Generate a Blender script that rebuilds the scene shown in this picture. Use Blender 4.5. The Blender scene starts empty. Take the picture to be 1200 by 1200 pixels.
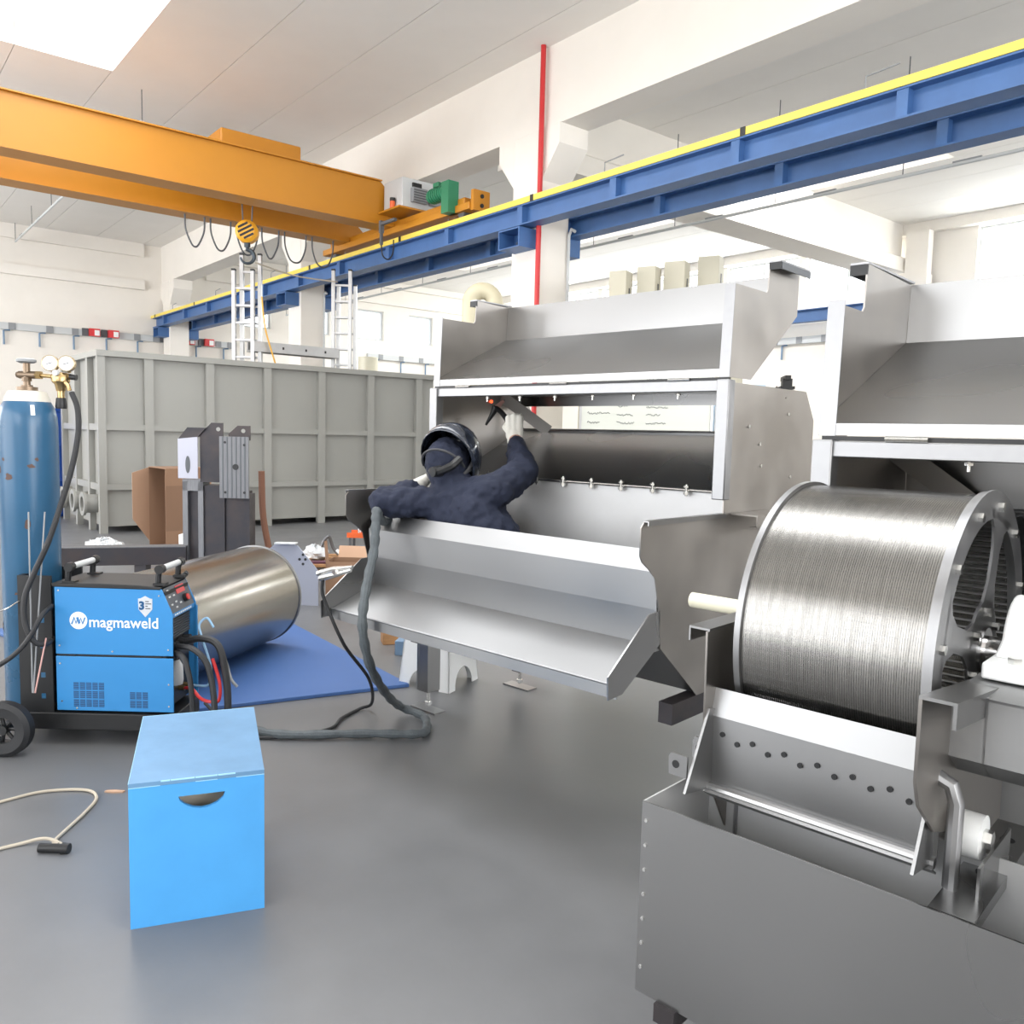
import bpy, bmesh, math, random
from mathutils import Vector, Matrix, Euler
random.seed(7)
sc = bpy.context.scene
col = sc.collection
PI = math.pi
TH = 0.134953                      # yaw of the steel machines against the hall
CR, SR = 0.632078, 0.774905        # unit vector to the right of the photographer (a), and ahead (b) = (-SR, CR)
YAWC = math.atan2(SR, CR)

# ---------------------------------------------------------------- camera
cam = bpy.data.cameras.new('camera')
cam.sensor_width = 36.0; cam.sensor_fit = 'HORIZONTAL'; cam.lens = 29.25
cam.clip_start = 0.02; cam.clip_end = 200
camo = bpy.data.objects.new('camera', cam); col.objects.link(camo)
RH = Matrix(((0.631928, -0.086693, 0.770163), (0.774627, 0.03874, -0.631231), (0.024887, 0.995482, 0.091635)))
mw = RH.to_4x4(); mw.translation = Vector((0, 0, 1.5)); camo.matrix_world = mw
sc.camera = camo

# ---------------------------------------------------------------- world, exposure
world = bpy.data.worlds.new('overcast_sky'); sc.world = world; world.use_nodes = True
bgn = world.node_tree.nodes['Background']
bgn.inputs[0].default_value = (0.93, 0.96, 1.0, 1); bgn.inputs[1].default_value = 3.0
sc.view_settings.view_transform = 'Standard'; sc.view_settings.look = 'None'
sc.view_settings.gamma = 1.0; sc.view_settings.use_curve_mapping = False
sc.view_settings.exposure = 0.12

def area(name, loc, rot, sx, sy, power, colr=(1, 1, 1)):
    l = bpy.data.lights.new(name, 'AREA'); l.shape = 'RECTANGLE'; l.size = sx; l.size_y = sy
    l.energy = power; l.color = colr
    o = bpy.data.objects.new(name, l); col.objects.link(o); o.location = loc; o.rotation_euler = rot
    return o
# daylight in side and clerestory openings; end, corner and roof lamps are added fill
area('daylight_side_door', (-5.0, -6.3, 2.6), (PI/2, 0, 0), 7.0, 4.4, 215, (1.0, 0.98, 0.96))
area('daylight_side_windows', (-16.5, -6.3, 3.6), (PI/2, 0, 0), 11.0, 3.0, 1150, (0.97, 0.98, 1.0))
area('added_fill_end_low', (7.3, 2.5, 2.5), (PI/2, 0, PI/2), 5.0, 4.2, 470, (1.0, 0.98, 0.95))  # added fill for faces turned this way, no door known here
area('added_fill_end_high', (7.3, 10.5, 3.9), (PI/2, 0, PI/2), 12.0, 2.4, 550, (0.98, 0.99, 1.0))  # added to lift the ambient light, the windows are invented
area('added_fill_corner', (2.5, -6.3, 3.9), (PI/2, 0, 0), 7.0, 2.4, 230, (0.98, 0.99, 1.0))  # added ambient fill from behind the camera, not a known window
area('daylight_back_windows', (-13.0, 19.75, 5.55), (PI/2, 0, PI), 21.0, 1.4, 1250, (1.0, 0.98, 0.95))
area('added_fill_roof_far', (-14.0, 13.5, 6.95), (0, 0, 0), 14.0, 1.15, 1000, (1.0, 0.99, 0.97))  # added overhead lamp that brightens the far bay
area('added_fill_roof_near', (-6.0, 2.1, 6.95), (0, 0, 0), 14.0, 2.35, 390, (1.0, 0.99, 0.97))  # added overhead fill for the near bay, no skylight known

# ---------------------------------------------------------------- materials
def srgb(h):
    h = h.lstrip('#'); c = [int(h[i:i+2], 16) / 255 for i in (0, 2, 4)]
    return tuple(x / 12.92 if x <= 0.04045 else ((x + 0.055) / 1.055) ** 2.4 for x in c)
MATS = {}
def mat(name, colr, rough=0.5, metal=0.0, var=0.0, vscale=6.0, vcol=None, bump=0.0, bscale=60.0, stretch=None,
        rvar=0.0, spec=0.5, coat=0.0, emit=0.0, detail=4.0):
    if name in MATS: return MATS[name]
    c = srgb(colr) if isinstance(colr, str) else colr
    m = bpy.data.materials.new(name); m.use_nodes = True
    nt = m.node_tree; N = nt.nodes; L = nt.links; b = N['Principled BSDF']
    b.inputs['Base Color'].default_value = (*c, 1); b.inputs['Roughness'].default_value = rough
    b.inputs['Metallic'].default_value = metal; b.inputs['Specular IOR Level'].default_value = spec
    if coat: b.inputs['Coat Weight'].default_value = coat; b.inputs['Coat Roughness'].default_value = 0.12
    if emit:
        b.inputs['Emission Color'].default_value = (*c, 1); b.inputs['Emission Strength'].default_value = emit
    if var or bump or rvar:
        tc = N.new('ShaderNodeTexCoord'); mp = N.new('ShaderNodeMapping'); L.new(tc.outputs['Object'], mp.inputs[0])
        if stretch: mp.inputs['Scale'].default_value = stretch
    if var or rvar:
        n = N.new('ShaderNodeTexNoise'); n.inputs['Scale'].default_value = vscale; n.inputs['Detail'].default_value = detail
        n.inputs['Roughness'].default_value = 0.6
        L.new(mp.outputs[0], n.inputs['Vector'])
    if var:
        r = N.new('ShaderNodeValToRGB'); L.new(n.outputs['Fac'], r.inputs[0])
        d = srgb(vcol) if vcol else tuple(x * (1 - var) for x in c)
        if vcol: d = tuple(x * (1 - var) + y * var for x, y in zip(c, d))
        r.color_ramp.elements[0].position = 0.32; r.color_ramp.elements[0].color = (*d, 1)
        r.color_ramp.elements[1].position = 0.66; r.color_ramp.elements[1].color = (*c, 1)
        L.new(r.outputs[0], b.inputs['Base Color'])
        if emit: L.new(r.outputs[0], b.inputs['Emission Color'])
    if rvar:
        mr = N.new('ShaderNodeMapRange'); L.new(n.outputs['Fac'], mr.inputs[0])
        mr.inputs[1].default_value = 0.3; mr.inputs[2].default_value = 0.7
        mr.inputs[3].default_value = max(0.02, rough - rvar); mr.inputs[4].default_value = min(1, rough + rvar)
        L.new(mr.outputs[0], b.inputs['Roughness'])
    if bump:
        n2 = N.new('ShaderNodeTexNoise'); n2.inputs['Scale'].default_value = bscale; n2.inputs['Detail'].default_value = 3
        L.new(mp.outputs[0], n2.inputs['Vector'])
        bp = N.new('ShaderNodeBump'); bp.inputs['Strength'].default_value = bump; bp.inputs['Distance'].default_value = 0.01
        L.new(n2.outputs['Fac'], bp.inputs['Height']); L.new(bp.outputs[0], b.inputs['Normal'])
    MATS[name] = m
    return m

M_wall = mat('white_plaster', '#ece7df', 0.85, var=0.04, vscale=1.2, bump=0.04, bscale=25)
M_ceil = mat('white_concrete_slab', '#eae7e2', 0.85, var=0.03, vscale=1.5)
M_floor = mat('grey_epoxy_floor', '#6f7072', 0.36, var=0.42, vscale=1.6, vcol='#545557', bump=0.03, bscale=18, rvar=0.08, detail=9)
M_steel = mat('brushed_stainless', (0.335, 0.335, 0.335), 0.30, 1.0, var=0.10, vscale=1.5, rvar=0.04, detail=1.0)
M_steel2 = mat('matt_stainless', (0.35, 0.353, 0.357), 0.44, 1.0, var=0.08, vscale=2.0, rvar=0.05, detail=1.0)
M_mirror = mat('polished_stainless', (0.45, 0.455, 0.46), 0.26, 1.0, var=0.10, vscale=2, rvar=0.04, detail=1.0)
M_edge = mat('ground_steel_edge', (0.36, 0.362, 0.37), 0.45, 1.0, var=0.2, vscale=9, rvar=0.06, detail=2)
M_warm = mat('blasted_stainless', (0.38, 0.358, 0.335), 0.38, 1.0, var=0.2, vscale=3, rvar=0.06, detail=2)
M_apron = mat('satin_apron_sheet', (0.58, 0.585, 0.59), 0.55, 0.6, var=0.08, vscale=3)
M_bolt = mat('zinc_bolt', (0.72, 0.72, 0.70), 0.25, 1.0)
M_alu = mat('aluminium', (0.50, 0.50, 0.50), 0.45, 1.0, var=0.08, vscale=8)
M_blacksteel = mat('raw_mill_steel', '#3c3d42', 0.5, 0.6, var=0.4, vscale=5, vcol='#54443c', rvar=0.1)
M_plate = mat('machined_grey_plate', '#7c7d80', 0.45, 0.7, var=0.25, vscale=14, stretch=(6, 6, 0.6), rvar=0.1)
M_craney = mat('crane_yellow_paint', '#bc7d1c', 0.42, var=0.06, vscale=2)
M_rail = mat('conductor_rail_yellow', '#ecd25a', 0.4)
M_blue = mat('runway_blue_paint', '#436a9f', 0.45, var=0.15, vscale=2.5)
M_tank = mat('beige_grey_plastic', '#94948f', 0.42, var=0.04, vscale=1.4)
M_weld = mat('welder_blue_paint', '#3587c6', 0.38, var=0.04, vscale=4)
M_box = mat('crate_blue_paint', '#4a9ee0', 0.45, var=0.06, vscale=6)
M_boxtop = mat('crate_lid_blue', '#6690b6', 0.45, var=0.55, vscale=4, vcol='#4c7392', detail=8)
M_cyl = mat('cylinder_blue_paint', '#2e5c7e', 0.30, var=0.10, vscale=3, rvar=0.05)
M_cylw = mat('cylinder_white_shoulder', '#d5d1c6', 0.45, var=0.1, vscale=8)
M_rust = mat('chipped_paint_rust', '#5e4a44', 0.8)
M_brass = mat('brass', (0.50, 0.36, 0.18), 0.32, 1.0, var=0.25, vscale=30)
M_bronze = mat('dull_valve_bronze', (0.24, 0.18, 0.13), 0.42, 0.9, var=0.2, vscale=30)
M_black = mat('black_plastic', '#1c1d1f', 0.45)
M_rubber = mat('black_rubber', '#26272a', 0.6, var=0.2, vscale=20)
M_hose = mat('grey_hose_cover', '#596064', 0.65, var=0.25, vscale=25, bump=0.3, bscale=120)
M_white = mat('white_plastic', '#eef0f0', 0.35)
M_cream = mat('cream_plastic', '#dcd8c2', 0.4)
M_mat = mat('blue_rubber_mat', '#44669e', 0.55, var=0.25, vscale=3, vcol='#335c98')
M_card = mat('cardboard', '#8b6c55', 0.8, var=0.12, vscale=4, vcol='#7c5e48')
M_cardl = mat('cardboard_inside', '#bd9a80', 0.8)
M_cardd = mat('cardboard_tape', '#7a5c46', 0.55)
M_wood = mat('pallet_wood', '#ae8257', 0.75, var=0.3, vscale=7, stretch=(1, 7, 7))
M_navy = mat('navy_workwear', '#1f263b', 0.85, var=0.2, vscale=10, bump=0.8, bscale=16)
M_skin = mat('skin', '#b98d78', 0.55)
M_glove = mat('white_work_glove', '#e4e2da', 0.8, var=0.15, vscale=40, vcol='#b9b6ac', bump=0.2, bscale=60)
M_helm = mat('black_gloss_helmet', '#14161b', 0.14, coat=0.6, var=0.35, vscale=16, vcol='#5a6478')
M_strap = mat('dark_strap', '#3b3c40', 0.6)
M_red = mat('red_paint', '#c22c2e', 0.4)
M_redp = mat('red_socket_plastic', '#d6373a', 0.4)
M_grey = mat('grey_plastic', '#8d9093', 0.5)
M_lgrey = mat('light_grey_plastic', '#c6c9ca', 0.5)
M_dgrey = mat('dark_grey_plastic', '#55585c', 0.5)
M_beige = mat('beige_cabinet', '#b9b4a2', 0.55)
M_green = mat('gear_motor_green', '#2c7a58', 0.4)
M_ink = mat('dark_ink', '#3a3d44', 0.7)
M_orange = mat('orange_plastic', '#e0632c', 0.45)
M_bluebar = mat('blue_barrel_plastic', '#2458b8', 0.4)
M_grpaint = mat('grey_painted_steel', '#8b8f9c', 0.45)
M_bluegrey = mat('grey_blue_painted_steel', '#6d87a2', 0.5)
M_cable = mat('beige_cord', '#b5ab9a', 0.6)
M_filmm = mat('clear_plastic_film', '#d9dde0', 0.25, spec=0.8)
M_glow = mat('welding_glow', '#ff5a30', 0.5, emit=2.2)
M_disp = mat('red_display', '#b0383c', 0.4, emit=0.3)
M_spark = mat('torch_cup_pink', '#d8a8a0', 0.5)
def glass_mat():
    m = bpy.data.materials.new('window_glass'); m.use_nodes = True; nt = m.node_tree; N = nt.nodes
    N.remove(N['Principled BSDF']); t = N.new('ShaderNodeBsdfTransparent'); g = N.new('ShaderNodeBsdfGlossy')
    g.inputs['Roughness'].default_value = 0.03
    t.inputs[0].default_value = (0.95, 0.97, 0.97, 1)
    mx = N.new('ShaderNodeMixShader'); mx.inputs[0].default_value = 0.07
    nt.links.new(t.outputs[0], mx.inputs[1]); nt.links.new(g.outputs[0], mx.inputs[2])
    nt.links.new(mx.outputs[0], N['Material Output'].inputs[0]); return m
M_glass = glass_mat()
def mesh_mat():
    # wedge-wire screen: fine rings around the drum axis (local x) and support bars along it
    m = bpy.data.materials.new('wedge_wire_screen'); m.use_nodes = True; nt = m.node_tree; N = nt.nodes; L = nt.links
    b = N['Principled BSDF']; b.inputs['Metallic'].default_value = 1; b.inputs['Roughness'].default_value = 0.27
    tc = N.new('ShaderNodeTexCoord'); sp = N.new('ShaderNodeSeparateXYZ'); L.new(tc.outputs['Object'], sp.inputs[0])
    def line(sock, freq, width):
        a = N.new('ShaderNodeMath'); a.operation = 'MULTIPLY'; a.inputs[1].default_value = freq; L.new(sock, a.inputs[0])
        f = N.new('ShaderNodeMath'); f.operation = 'FRACT'; L.new(a.outputs[0], f.inputs[0])
        c = N.new('ShaderNodeMath'); c.operation = 'LESS_THAN'; c.inputs[1].default_value = width; L.new(f.outputs[0], c.inputs[0])
        return c.outputs[0]
    at = N.new('ShaderNodeMath'); at.operation = 'ARCTAN2'; L.new(sp.outputs['Z'], at.inputs[0]); L.new(sp.outputs['Y'], at.inputs[1])
    l1 = line(sp.outputs['X'], 210.0, 0.3); l2 = line(at.outputs[0], 17.0, 0.10)
    n = N.new('ShaderNodeTexNoise'); n.inputs['Scale'].default_value = 9; n.inputs['Detail'].default_value = 6
    mp = N.new('ShaderNodeMapping'); mp.inputs['Scale'].default_value = (14, 1.2, 1.2); L.new(tc.outputs['Object'], mp.inputs[0]); L.new(mp.outputs[0], n.inputs['Vector'])
    r = N.new('ShaderNodeValToRGB'); L.new(n.outputs['Fac'], r.inputs[0])
    r.color_ramp.elements[0].color = (0.19, 0.186, 0.175, 1); r.color_ramp.elements[1].color = (0.36, 0.35, 0.33, 1)
    mx = N.new('ShaderNodeMix'); mx.data_type = 'RGBA'; mx.inputs[7].default_value = (0.22, 0.22, 0.22, 1); L.new(r.outputs[0], mx.inputs[6])
    ad = N.new('ShaderNodeMath'); ad.operation = 'MULTIPLY_ADD'; ad.inputs[1].default_value = 0.2; L.new(l1, ad.inputs[0])
    m2 = N.new('ShaderNodeMath'); m2.operation = 'MULTIPLY'; m2.inputs[1].default_value = 0.45; L.new(l2, m2.inputs[0]); L.new(m2.outputs[0], ad.inputs[2])
    L.new(ad.outputs[0], mx.inputs[0]); L.new(mx.outputs[2], b.inputs['Base Color'])
    bp = N.new('ShaderNodeBump'); bp.inputs['Strength'].default_value = 0.25; bp.inputs['Distance'].default_value = 0.002
    L.new(n.outputs['Fac'], bp.inputs['Height']); L.new(bp.outputs[0], b.inputs['Normal'])
    sl = N.new('ShaderNodeMath'); sl.operation = 'MULTIPLY'; sl.inputs[1].default_value = 0.6; L.new(l1, sl.inputs[0])
    tr = N.new('ShaderNodeBsdfTransparent'); ms = N.new('ShaderNodeMixShader'); L.new(sl.outputs[0], ms.inputs[0])
    L.new(b.outputs[0], ms.inputs[1]); L.new(tr.outputs[0], ms.inputs[2]); L.new(ms.outputs[0], N['Material Output'].inputs[0])
    return m
M_mesh = mesh_mat()

# ---------------------------------------------------------------- helpers
class MB:
    def __init__(s): s.v = []; s.f = []
    def add(s, vs, fs):
        o = len(s.v); s.v += [tuple(v) for v in vs]; s.f += [tuple(i + o for i in f) for f in fs]; return s
    def box(s, c, d, M=None):
        hx, hy, hz = d[0]/2, d[1]/2, d[2]/2
        vs = [Vector((x, y, z)) for x in (-hx, hx) for y in (-hy, hy) for z in (-hz, hz)]
        if M is not None: vs = [M @ v for v in vs]
        vs = [v + Vector(c) for v in vs]
        return s.add(vs, [(0,1,3,2),(4,6,7,5),(0,4,5,1),(2,3,7,6),(0,2,6,4),(1,5,7,3)])
    def bb(s, a, b):
        return s.box([(a[i]+b[i])/2 for i in range(3)], [abs(b[i]-a[i]) for i in range(3)])
    def prism(s, poly, ax, a0, a1):
        n = len(poly)
        def P(p, t): return (t, p[0], p[1]) if ax == 'x' else (p[0], t, p[1]) if ax == 'y' else (p[0], p[1], t)
        vs = [P(p, a0) for p in poly] + [P(p, a1) for p in poly]
        return s.add(vs, [tuple(range(n)), tuple(range(2*n-1, n-1, -1))] + [(i, (i+1) % n, n+(i+1) % n, n+i) for i in range(n)])
    def sheet(s, prof, a0, a1, t=0.004, ax='x'):
        # folded sheet metal: open profile with thickness, extruded
        n = len(prof); off = []
        for i in range(n):
            d = Vector((0, 0))
            if i > 0: e = Vector(prof[i]) - Vector(prof[i-1]); d += Vector((-e.y, e.x)).normalized()
            if i < n-1: e = Vector(prof[i+1]) - Vector(prof[i]); d += Vector((-e.y, e.x)).normalized()
            d.normalize(); off.append((prof[i][0] + d.x*t, prof[i][1] + d.y*t))
        for i in range(n-1):
            s.prism([prof[i], prof[i+1], off[i+1], off[i]], ax, a0, a1)
        return s
    def frame(s, d):
        d = Vector(d).normalized(); u = Vector((0, 0, 1)) if abs(d.z) < 0.9 else Vector((1, 0, 0))
        a = d.cross(u).normalized(); return a, d.cross(a).normalized()
    def cyl(s, p0, p1, r0, r1=None, n=16, cap=True):
        r1 = r0 if r1 is None else r1; p0 = Vector(p0); p1 = Vector(p1); a, b = s.frame(p1 - p0)
        vs = [p + (a*math.cos(2*PI*i/n) + b*math.sin(2*PI*i/n)) * r for p, r in ((p0, r0), (p1, r1)) for i in range(n)]
        fs = [(i, (i+1) % n, n+(i+1) % n, n+i) for i in range(n)]
        if cap: fs += [tuple(range(n-1, -1, -1)), tuple(range(n, 2*n))]
        return s.add(vs, fs)
    def tube(s, pts, r, n=8, rs=None):
        P = [Vector(p) for p in pts]; k = len(P); a = None; vs = []
        for i in range(k):
            d = (P[min(i+1, k-1)] - P[max(i-1, 0)]).normalized()
            if a is None: a, _ = s.frame(d)
            a = (a - d * a.dot(d)).normalized(); b = d.cross(a); R = rs[i] if rs else r
            vs += [P[i] + (a*math.cos(2*PI*j/n) + b*math.sin(2*PI*j/n)) * R for j in range(n)]
        fs = [(i*n+j, i*n+(j+1) % n, (i+1)*n+(j+1) % n, (i+1)*n+j) for i in range(k-1) for j in range(n)]
        fs += [tuple(range(n-1, -1, -1)), tuple(range((k-1)*n, k*n))]
        return s.add(vs, fs)
    def lathe(s, prof, o=(0, 0, 0), d=(0, 0, 1), n=32, close=False):
        # prof: (radius, height along d)
        o = Vector(o); dv = Vector(d).normalized(); a, b = s.frame(dv); k = len(prof)
        vs = [o + dv*h + (a*math.cos(2*PI*j/n) + b*math.sin(2*PI*j/n)) * r for r, h in prof for j in range(n)]
        m = k if close else k-1
        fs = [(i*n+j, i*n+(j+1) % n, ((i+1) % k)*n+(j+1) % n, ((i+1) % k)*n+j) for i in range(m) for j in range(n)]
        if not close:
            if prof[0][0] > 1e-6: fs.append(tuple(range(n-1, -1, -1)))
            if prof[-1][0] > 1e-6: fs.append(tuple(range((k-1)*n, k*n)))
        return s.add(vs, fs)
    def sphere(s, c, r, n=12):
        if not hasattr(r, '__len__'): r = (r, r, r)
        vs = []; fs = []; m = n//2
        for i in range(m+1):
            t = PI*i/m
            for j in range(n):
                p = 2*PI*j/n; vs.append((c[0]+r[0]*math.sin(t)*math.cos(p), c[1]+r[1]*math.sin(t)*math.sin(p), c[2]+r[2]*math.cos(t)))
        fs = [(i*n+j, (i+1)*n+j, (i+1)*n+(j+1) % n, i*n+(j+1) % n) for i in range(m) for j in range(n)]
        return s.add(vs, fs)
    def mesh(s, name, m, org=(0, 0, 0), ang=35):
        me = bpy.data.meshes.new(name)
        ox, oy, oz = org
        me.from_pydata([(x-ox, y-oy, z-oz) for x, y, z in s.v], [], s.f)
        bm = bmesh.new(); bm.from_mesh(me); bmesh.ops.remove_doubles(bm, verts=bm.verts, dist=1e-6)
        bmesh.ops.recalc_face_normals(bm, faces=bm.faces); bm.to_mesh(me); bm.free()
        me.materials.append(m)
        for p in me.polygons: p.use_smooth = True
        me.set_sharp_from_angle(angle=math.radians(ang)); me.update()
        return me
    def build(s, name, m, parent=None, org=(0, 0, 0), bevel=0.0, ang=35):
        me = s.mesh(name, m, org, ang)
        o = bpy.data.objects.new(name, me); col.objects.link(o)
        if parent is not None: o.parent = parent
        if bevel:
            b = o.modifiers.new('bevel', 'BEVEL'); b.width = bevel; b.segments = 2; b.limit_method = 'ANGLE'; b.angle_limit = math.radians(40)
        return o
def tag(o, label, cat, group=None):
    o['label'] = label; o['category'] = cat
    if group: o['group'] = group
    return o
def thing(name, label, cat, loc=(0, 0, 0), rz=0.0, group=None):
    o = bpy.data.objects.new(name, None); o.empty_display_size = 0.1; col.objects.link(o)
    o.location = loc; o.rotation_euler = (0, 0, rz); return tag(o, label, cat, group)
def struct(name, mb, m, parent=None, **k):
    o = mb.build(name, m, parent, **k)
    if parent is None: o['kind'] = 'structure'
    return o
def link_copy(o, name=None, parent=None):
    c = o.copy(); col.objects.link(c); c.parent = parent
    return c
def copy_tree(o, parent=None):
    c = o.copy(); col.objects.link(c); c.parent = parent
    for ch in o.children: copy_tree(ch, c)
    return c
def W(a, b, z=0.0): return (a*CR - b*SR, a*SR + b*CR, z)         # photographer's right / ahead -> hall
def Wm(x, y, z=0.0): return (x*math.cos(TH) - y*math.sin(TH), x*math.sin(TH) + y*math.cos(TH), z)   # machine -> hall
def spline(pts, k=8):
    P = [Vector(p) for p in pts]; P = [P[0]*2-P[1]] + P + [P[-1]*2-P[-2]]; out = []
    for i in range(1, len(P)-2):
        for j in range(k):
            t = j/k; a, b, c, d = P[i-1:i+3]
            out.append(0.5*((2*b) + (c-a)*t + (2*a-5*b+4*c-d)*t*t + (3*b-a-3*c+d)*t**3))
    out.append(P[-2]); return out
def text_mesh(body, size, ext=0.0008, bold=0.0):
    cu = bpy.data.curves.new('lettering', 'FONT'); cu.body = body; cu.size = size; cu.extrude = ext; cu.offset = bold
    cu.resolution_u = 3
    o = bpy.data.objects.new('lettering', cu); col.objects.link(o)
    dg = bpy.context.evaluated_depsgraph_get(); me = bpy.data.meshes.new_from_object(o.evaluated_get(dg))
    bpy.data.objects.remove(o); bpy.data.curves.remove(cu); return me
def lettering(name, body, size, m, parent, M, ext=0.0008, bold=0.0):
    me = text_mesh(body, size, ext, bold); me.transform(M); me.materials.clear(); me.materials.append(m); me.name = name
    o = bpy.data.objects.new(name, me); col.objects.link(o); o.parent = parent; return o

# ================================================================ THE HALL
XW, YB, YF, XE, ZC = -24.8, 19.4, -6.0, 7.0, 6.5
struct('floor', MB().bb((XW-0.3, YF-0.3, -0.2), (XE+0.3, YB+0.3, 0.0)), M_floor)

def wall_with_openings(name, axis, pos, t, u0, u1, z1, holes):
    # wall in the plane axis=pos, thickness t; holes = (ua, ub, za, zb)
    mb = MB()
    def put(a, b, za, zb):
        if b-a < 1e-4 or zb-za < 1e-4: return
        if axis == 'x': mb.bb((pos, a, za), (pos+t, b, zb))
        else: mb.bb((a, pos, za), (b, pos+t, zb))
    cuts = sorted(set([u0, u1] + [h[0] for h in holes] + [h[1] for h in holes]))
    for a, b in zip(cuts[:-1], cuts[1:]):
        z = 0.0
        for h in sorted([h for h in holes if h[0] <= a+1e-6 and h[1] >= b-1e-6], key=lambda h: h[2]):
            put(a, b, z, h[2]); z = h[3]
        put(a, b, z, z1)
    return struct(name, mb, M_wall)
NWIN = [0]
def window(axis, pos, a, b, za, zb, nx=2, nz=1):
    NWIN[0] += 1
    root = bpy.data.objects.new('window_%d' % NWIN[0], None); col.objects.link(root); root['kind'] = 'structure'
    root.location = ((pos, (a+b)/2, za) if axis == 'x' else ((a+b)/2, pos, za))
    if axis == 'x': root.rotation_euler = (0, 0, PI/2)
    w = b-a; h = zb-za; f = MB(); k = 0.05
    f.bb((-w/2, -k, 0), (w/2, k, k)); f.bb((-w/2, -k, h-k), (w/2, k, h))
    for i in range(nx+1):
        x = -w/2 + (w-k)*i/nx; f.bb((x, -k, k), (x+k, k, h-k))
    f.build('window_frame', M_lgrey, root)
    for i in range(nx):
        x = -w/2 + (w-k)*i/nx
        MB().bb((x+k, -0.006, k), (x+(w-k)/nx, 0.006, h-k)).build('pane', M_glass, root)
# end wall behind the grey tank
hl = [(9.6+1.98*i, 10.6+1.98*i, 4.55, 5.52) for i in range(5)]
wall_with_openings('wall_left', 'x', XW-0.3, 0.3, YF-0.3, YB+0.3, 7.0, hl)
for h in hl: window('x', XW-0.15, *h, nx=1)
# long back wall with clerestory windows
hb = [(-24.2+2.42*i, -22.0+2.42*i, 4.95, 6.25) for i in range(6)] + [(-8.0+2.42*i, -5.8+2.42*i, 4.95, 6.25) for i in range(6)]
wall_with_openings('wall_back', 'y', YB, 0.3, XW-0.3, XE+0.3, 7.0, hb)
for h in hb: window('y', YB+0.15, *h, nx=2)
# walls behind the photographer: side openings; end and corner ones added for fill
wall_with_openings('wall_front', 'y', YF-0.3, 0.3, XW-0.3, XE+0.3, 7.0, [(-8.5, -1.5, 0.0, 4.8), (-22, -11, 2.1, 5.1), (-1.0, 6.0, 2.7, 5.1)])
wall_with_openings('wall_right', 'x', XE, 0.3, YF-0.3, YB+0.3, 7.0, [(0.0, 5.0, 0.0, 4.6), (4.5+0.6, 16.5, 2.7, 5.1)])

# ceiling of precast slabs with open joints and gaps for the added overhead fill
ce = bpy.data.objects.new('ceiling', None); col.objects.link(ce); ce['kind'] = 'structure'; ce.location = (0, 0, ZC)
ys = YF-0.3
sl = MB().bb((XW-0.3, 0, 0.0), (XE+0.3, 1.19, 0.3)).mesh('ceiling_slab', M_ceil)
y = YF-0.3
while y < YB+0.3:
    if not (0.35 < y+0.6 < 2.95 or 12.4 < y+0.6 < 14.7):
        o = bpy.data.objects.new('ceiling_slab', sl); col.objects.link(o); o.parent = ce; o.location = (0, y, 0)
    else:
        for xa, xb in (((XW-0.3, -13.2), (1.2, XE+0.3)) if y < 5 else ((XW-0.3, -21.2), (-6.8, XE+0.3))):
            MB().bb((xa, y, 0), (xb, y+1.19, 0.3)).build('ceiling_slab', M_ceil, ce)
    y += 1.2
dk = MB()
for ya, yb, xs in ((YF-0.3, 0.9, None), (0.9, 3.3, (-13.2, 1.2)), (3.3, 12.9, None), (12.9, 14.1, (-21.2, -6.8)), (14.1, YB+0.6, None)):
    if xs is None: dk.bb((XW-0.3, ya, 0.301), (XE+0.3, yb, 0.4))
    else: dk.bb((XW-0.3, ya, 0.301), (xs[0], yb, 0.4)); dk.bb((xs[1], ya, 0.301), (XE+0.3, yb, 0.4))
dk.build('light_block_deck', M_ceil, ce)  # unseen cover added to keep sky light out of the slab joints

# wall mouldings of the precast end wall
tr = MB(); tr.bb((XW, YF, 5.25), (XW+0.14, 6.9, 5.5)); tr.bb((XW, YF, 6.15), (XW+0.10, 6.9, 6.5))
struct('trim_1', tr, M_wall)
tr = MB(); tr.bb((XW, 8.6, 5.75), (XW+0.12, YB, 6.0)); tr.bb((XW, 8.6, 6.3), (XW+0.16, YB, 6.5))
struct('trim_2', tr, M_wall)
tr = MB(); tr.bb((XW, YB-0.22, 6.27), (XE, YB, 6.5)); tr.bb((XW, YB-0.1, 4.72), (XE, YB, 4.9))
struct('trim_3', tr, M_wall)

# columns that carry the crane runway
def column(x, label, wall=False):
    r = thing('concrete_column', label, 'column', (x, 7.62, 0))
    m = MB(); m.bb((-0.29, -0.27, 0), (0.29, 0.25, 5.5)); 
    m.build('shaft', M_wall, r, bevel=0.015)
    for s in (-1, 1):
        MB().prism([(s*0.291, 4.85), (s*0.62, 5.25), (s*0.62, 5.5), (s*0.291, 5.5)], 'y', -0.26, 0.24).build('haunch', M_wall, r)
    return r
colA = column(-8.83, 'white concrete column with a red pipe running up it')
colB = column(-16.05, 'white concrete column rising behind the grey tank, between the two ladders')
colC = column(-24.3, 'white concrete column standing against the end wall')
for (cx, lab) in ((-8.83, 'red'),):
    o = MB().cyl((cx+0.33, 7.30, 0), (cx+0.33, 7.30, 6.5), 0.035, n=12).build('fire_pipe', M_red, None)
    tag(o, 'thin red vertical pipe clipped to the column corner', 'pipe')
o = MB(); o.tube([(-8.50, 7.84, 3.0), (-8.50, 7.84, 4.2), (-8.45, 7.84, 4.28), (-8.38, 7.84, 4.24)], 0.022)
tag(o.build('conduit', M_lgrey), 'white bent conduit pipe on the side of the red-piped column', 'pipe')
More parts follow.
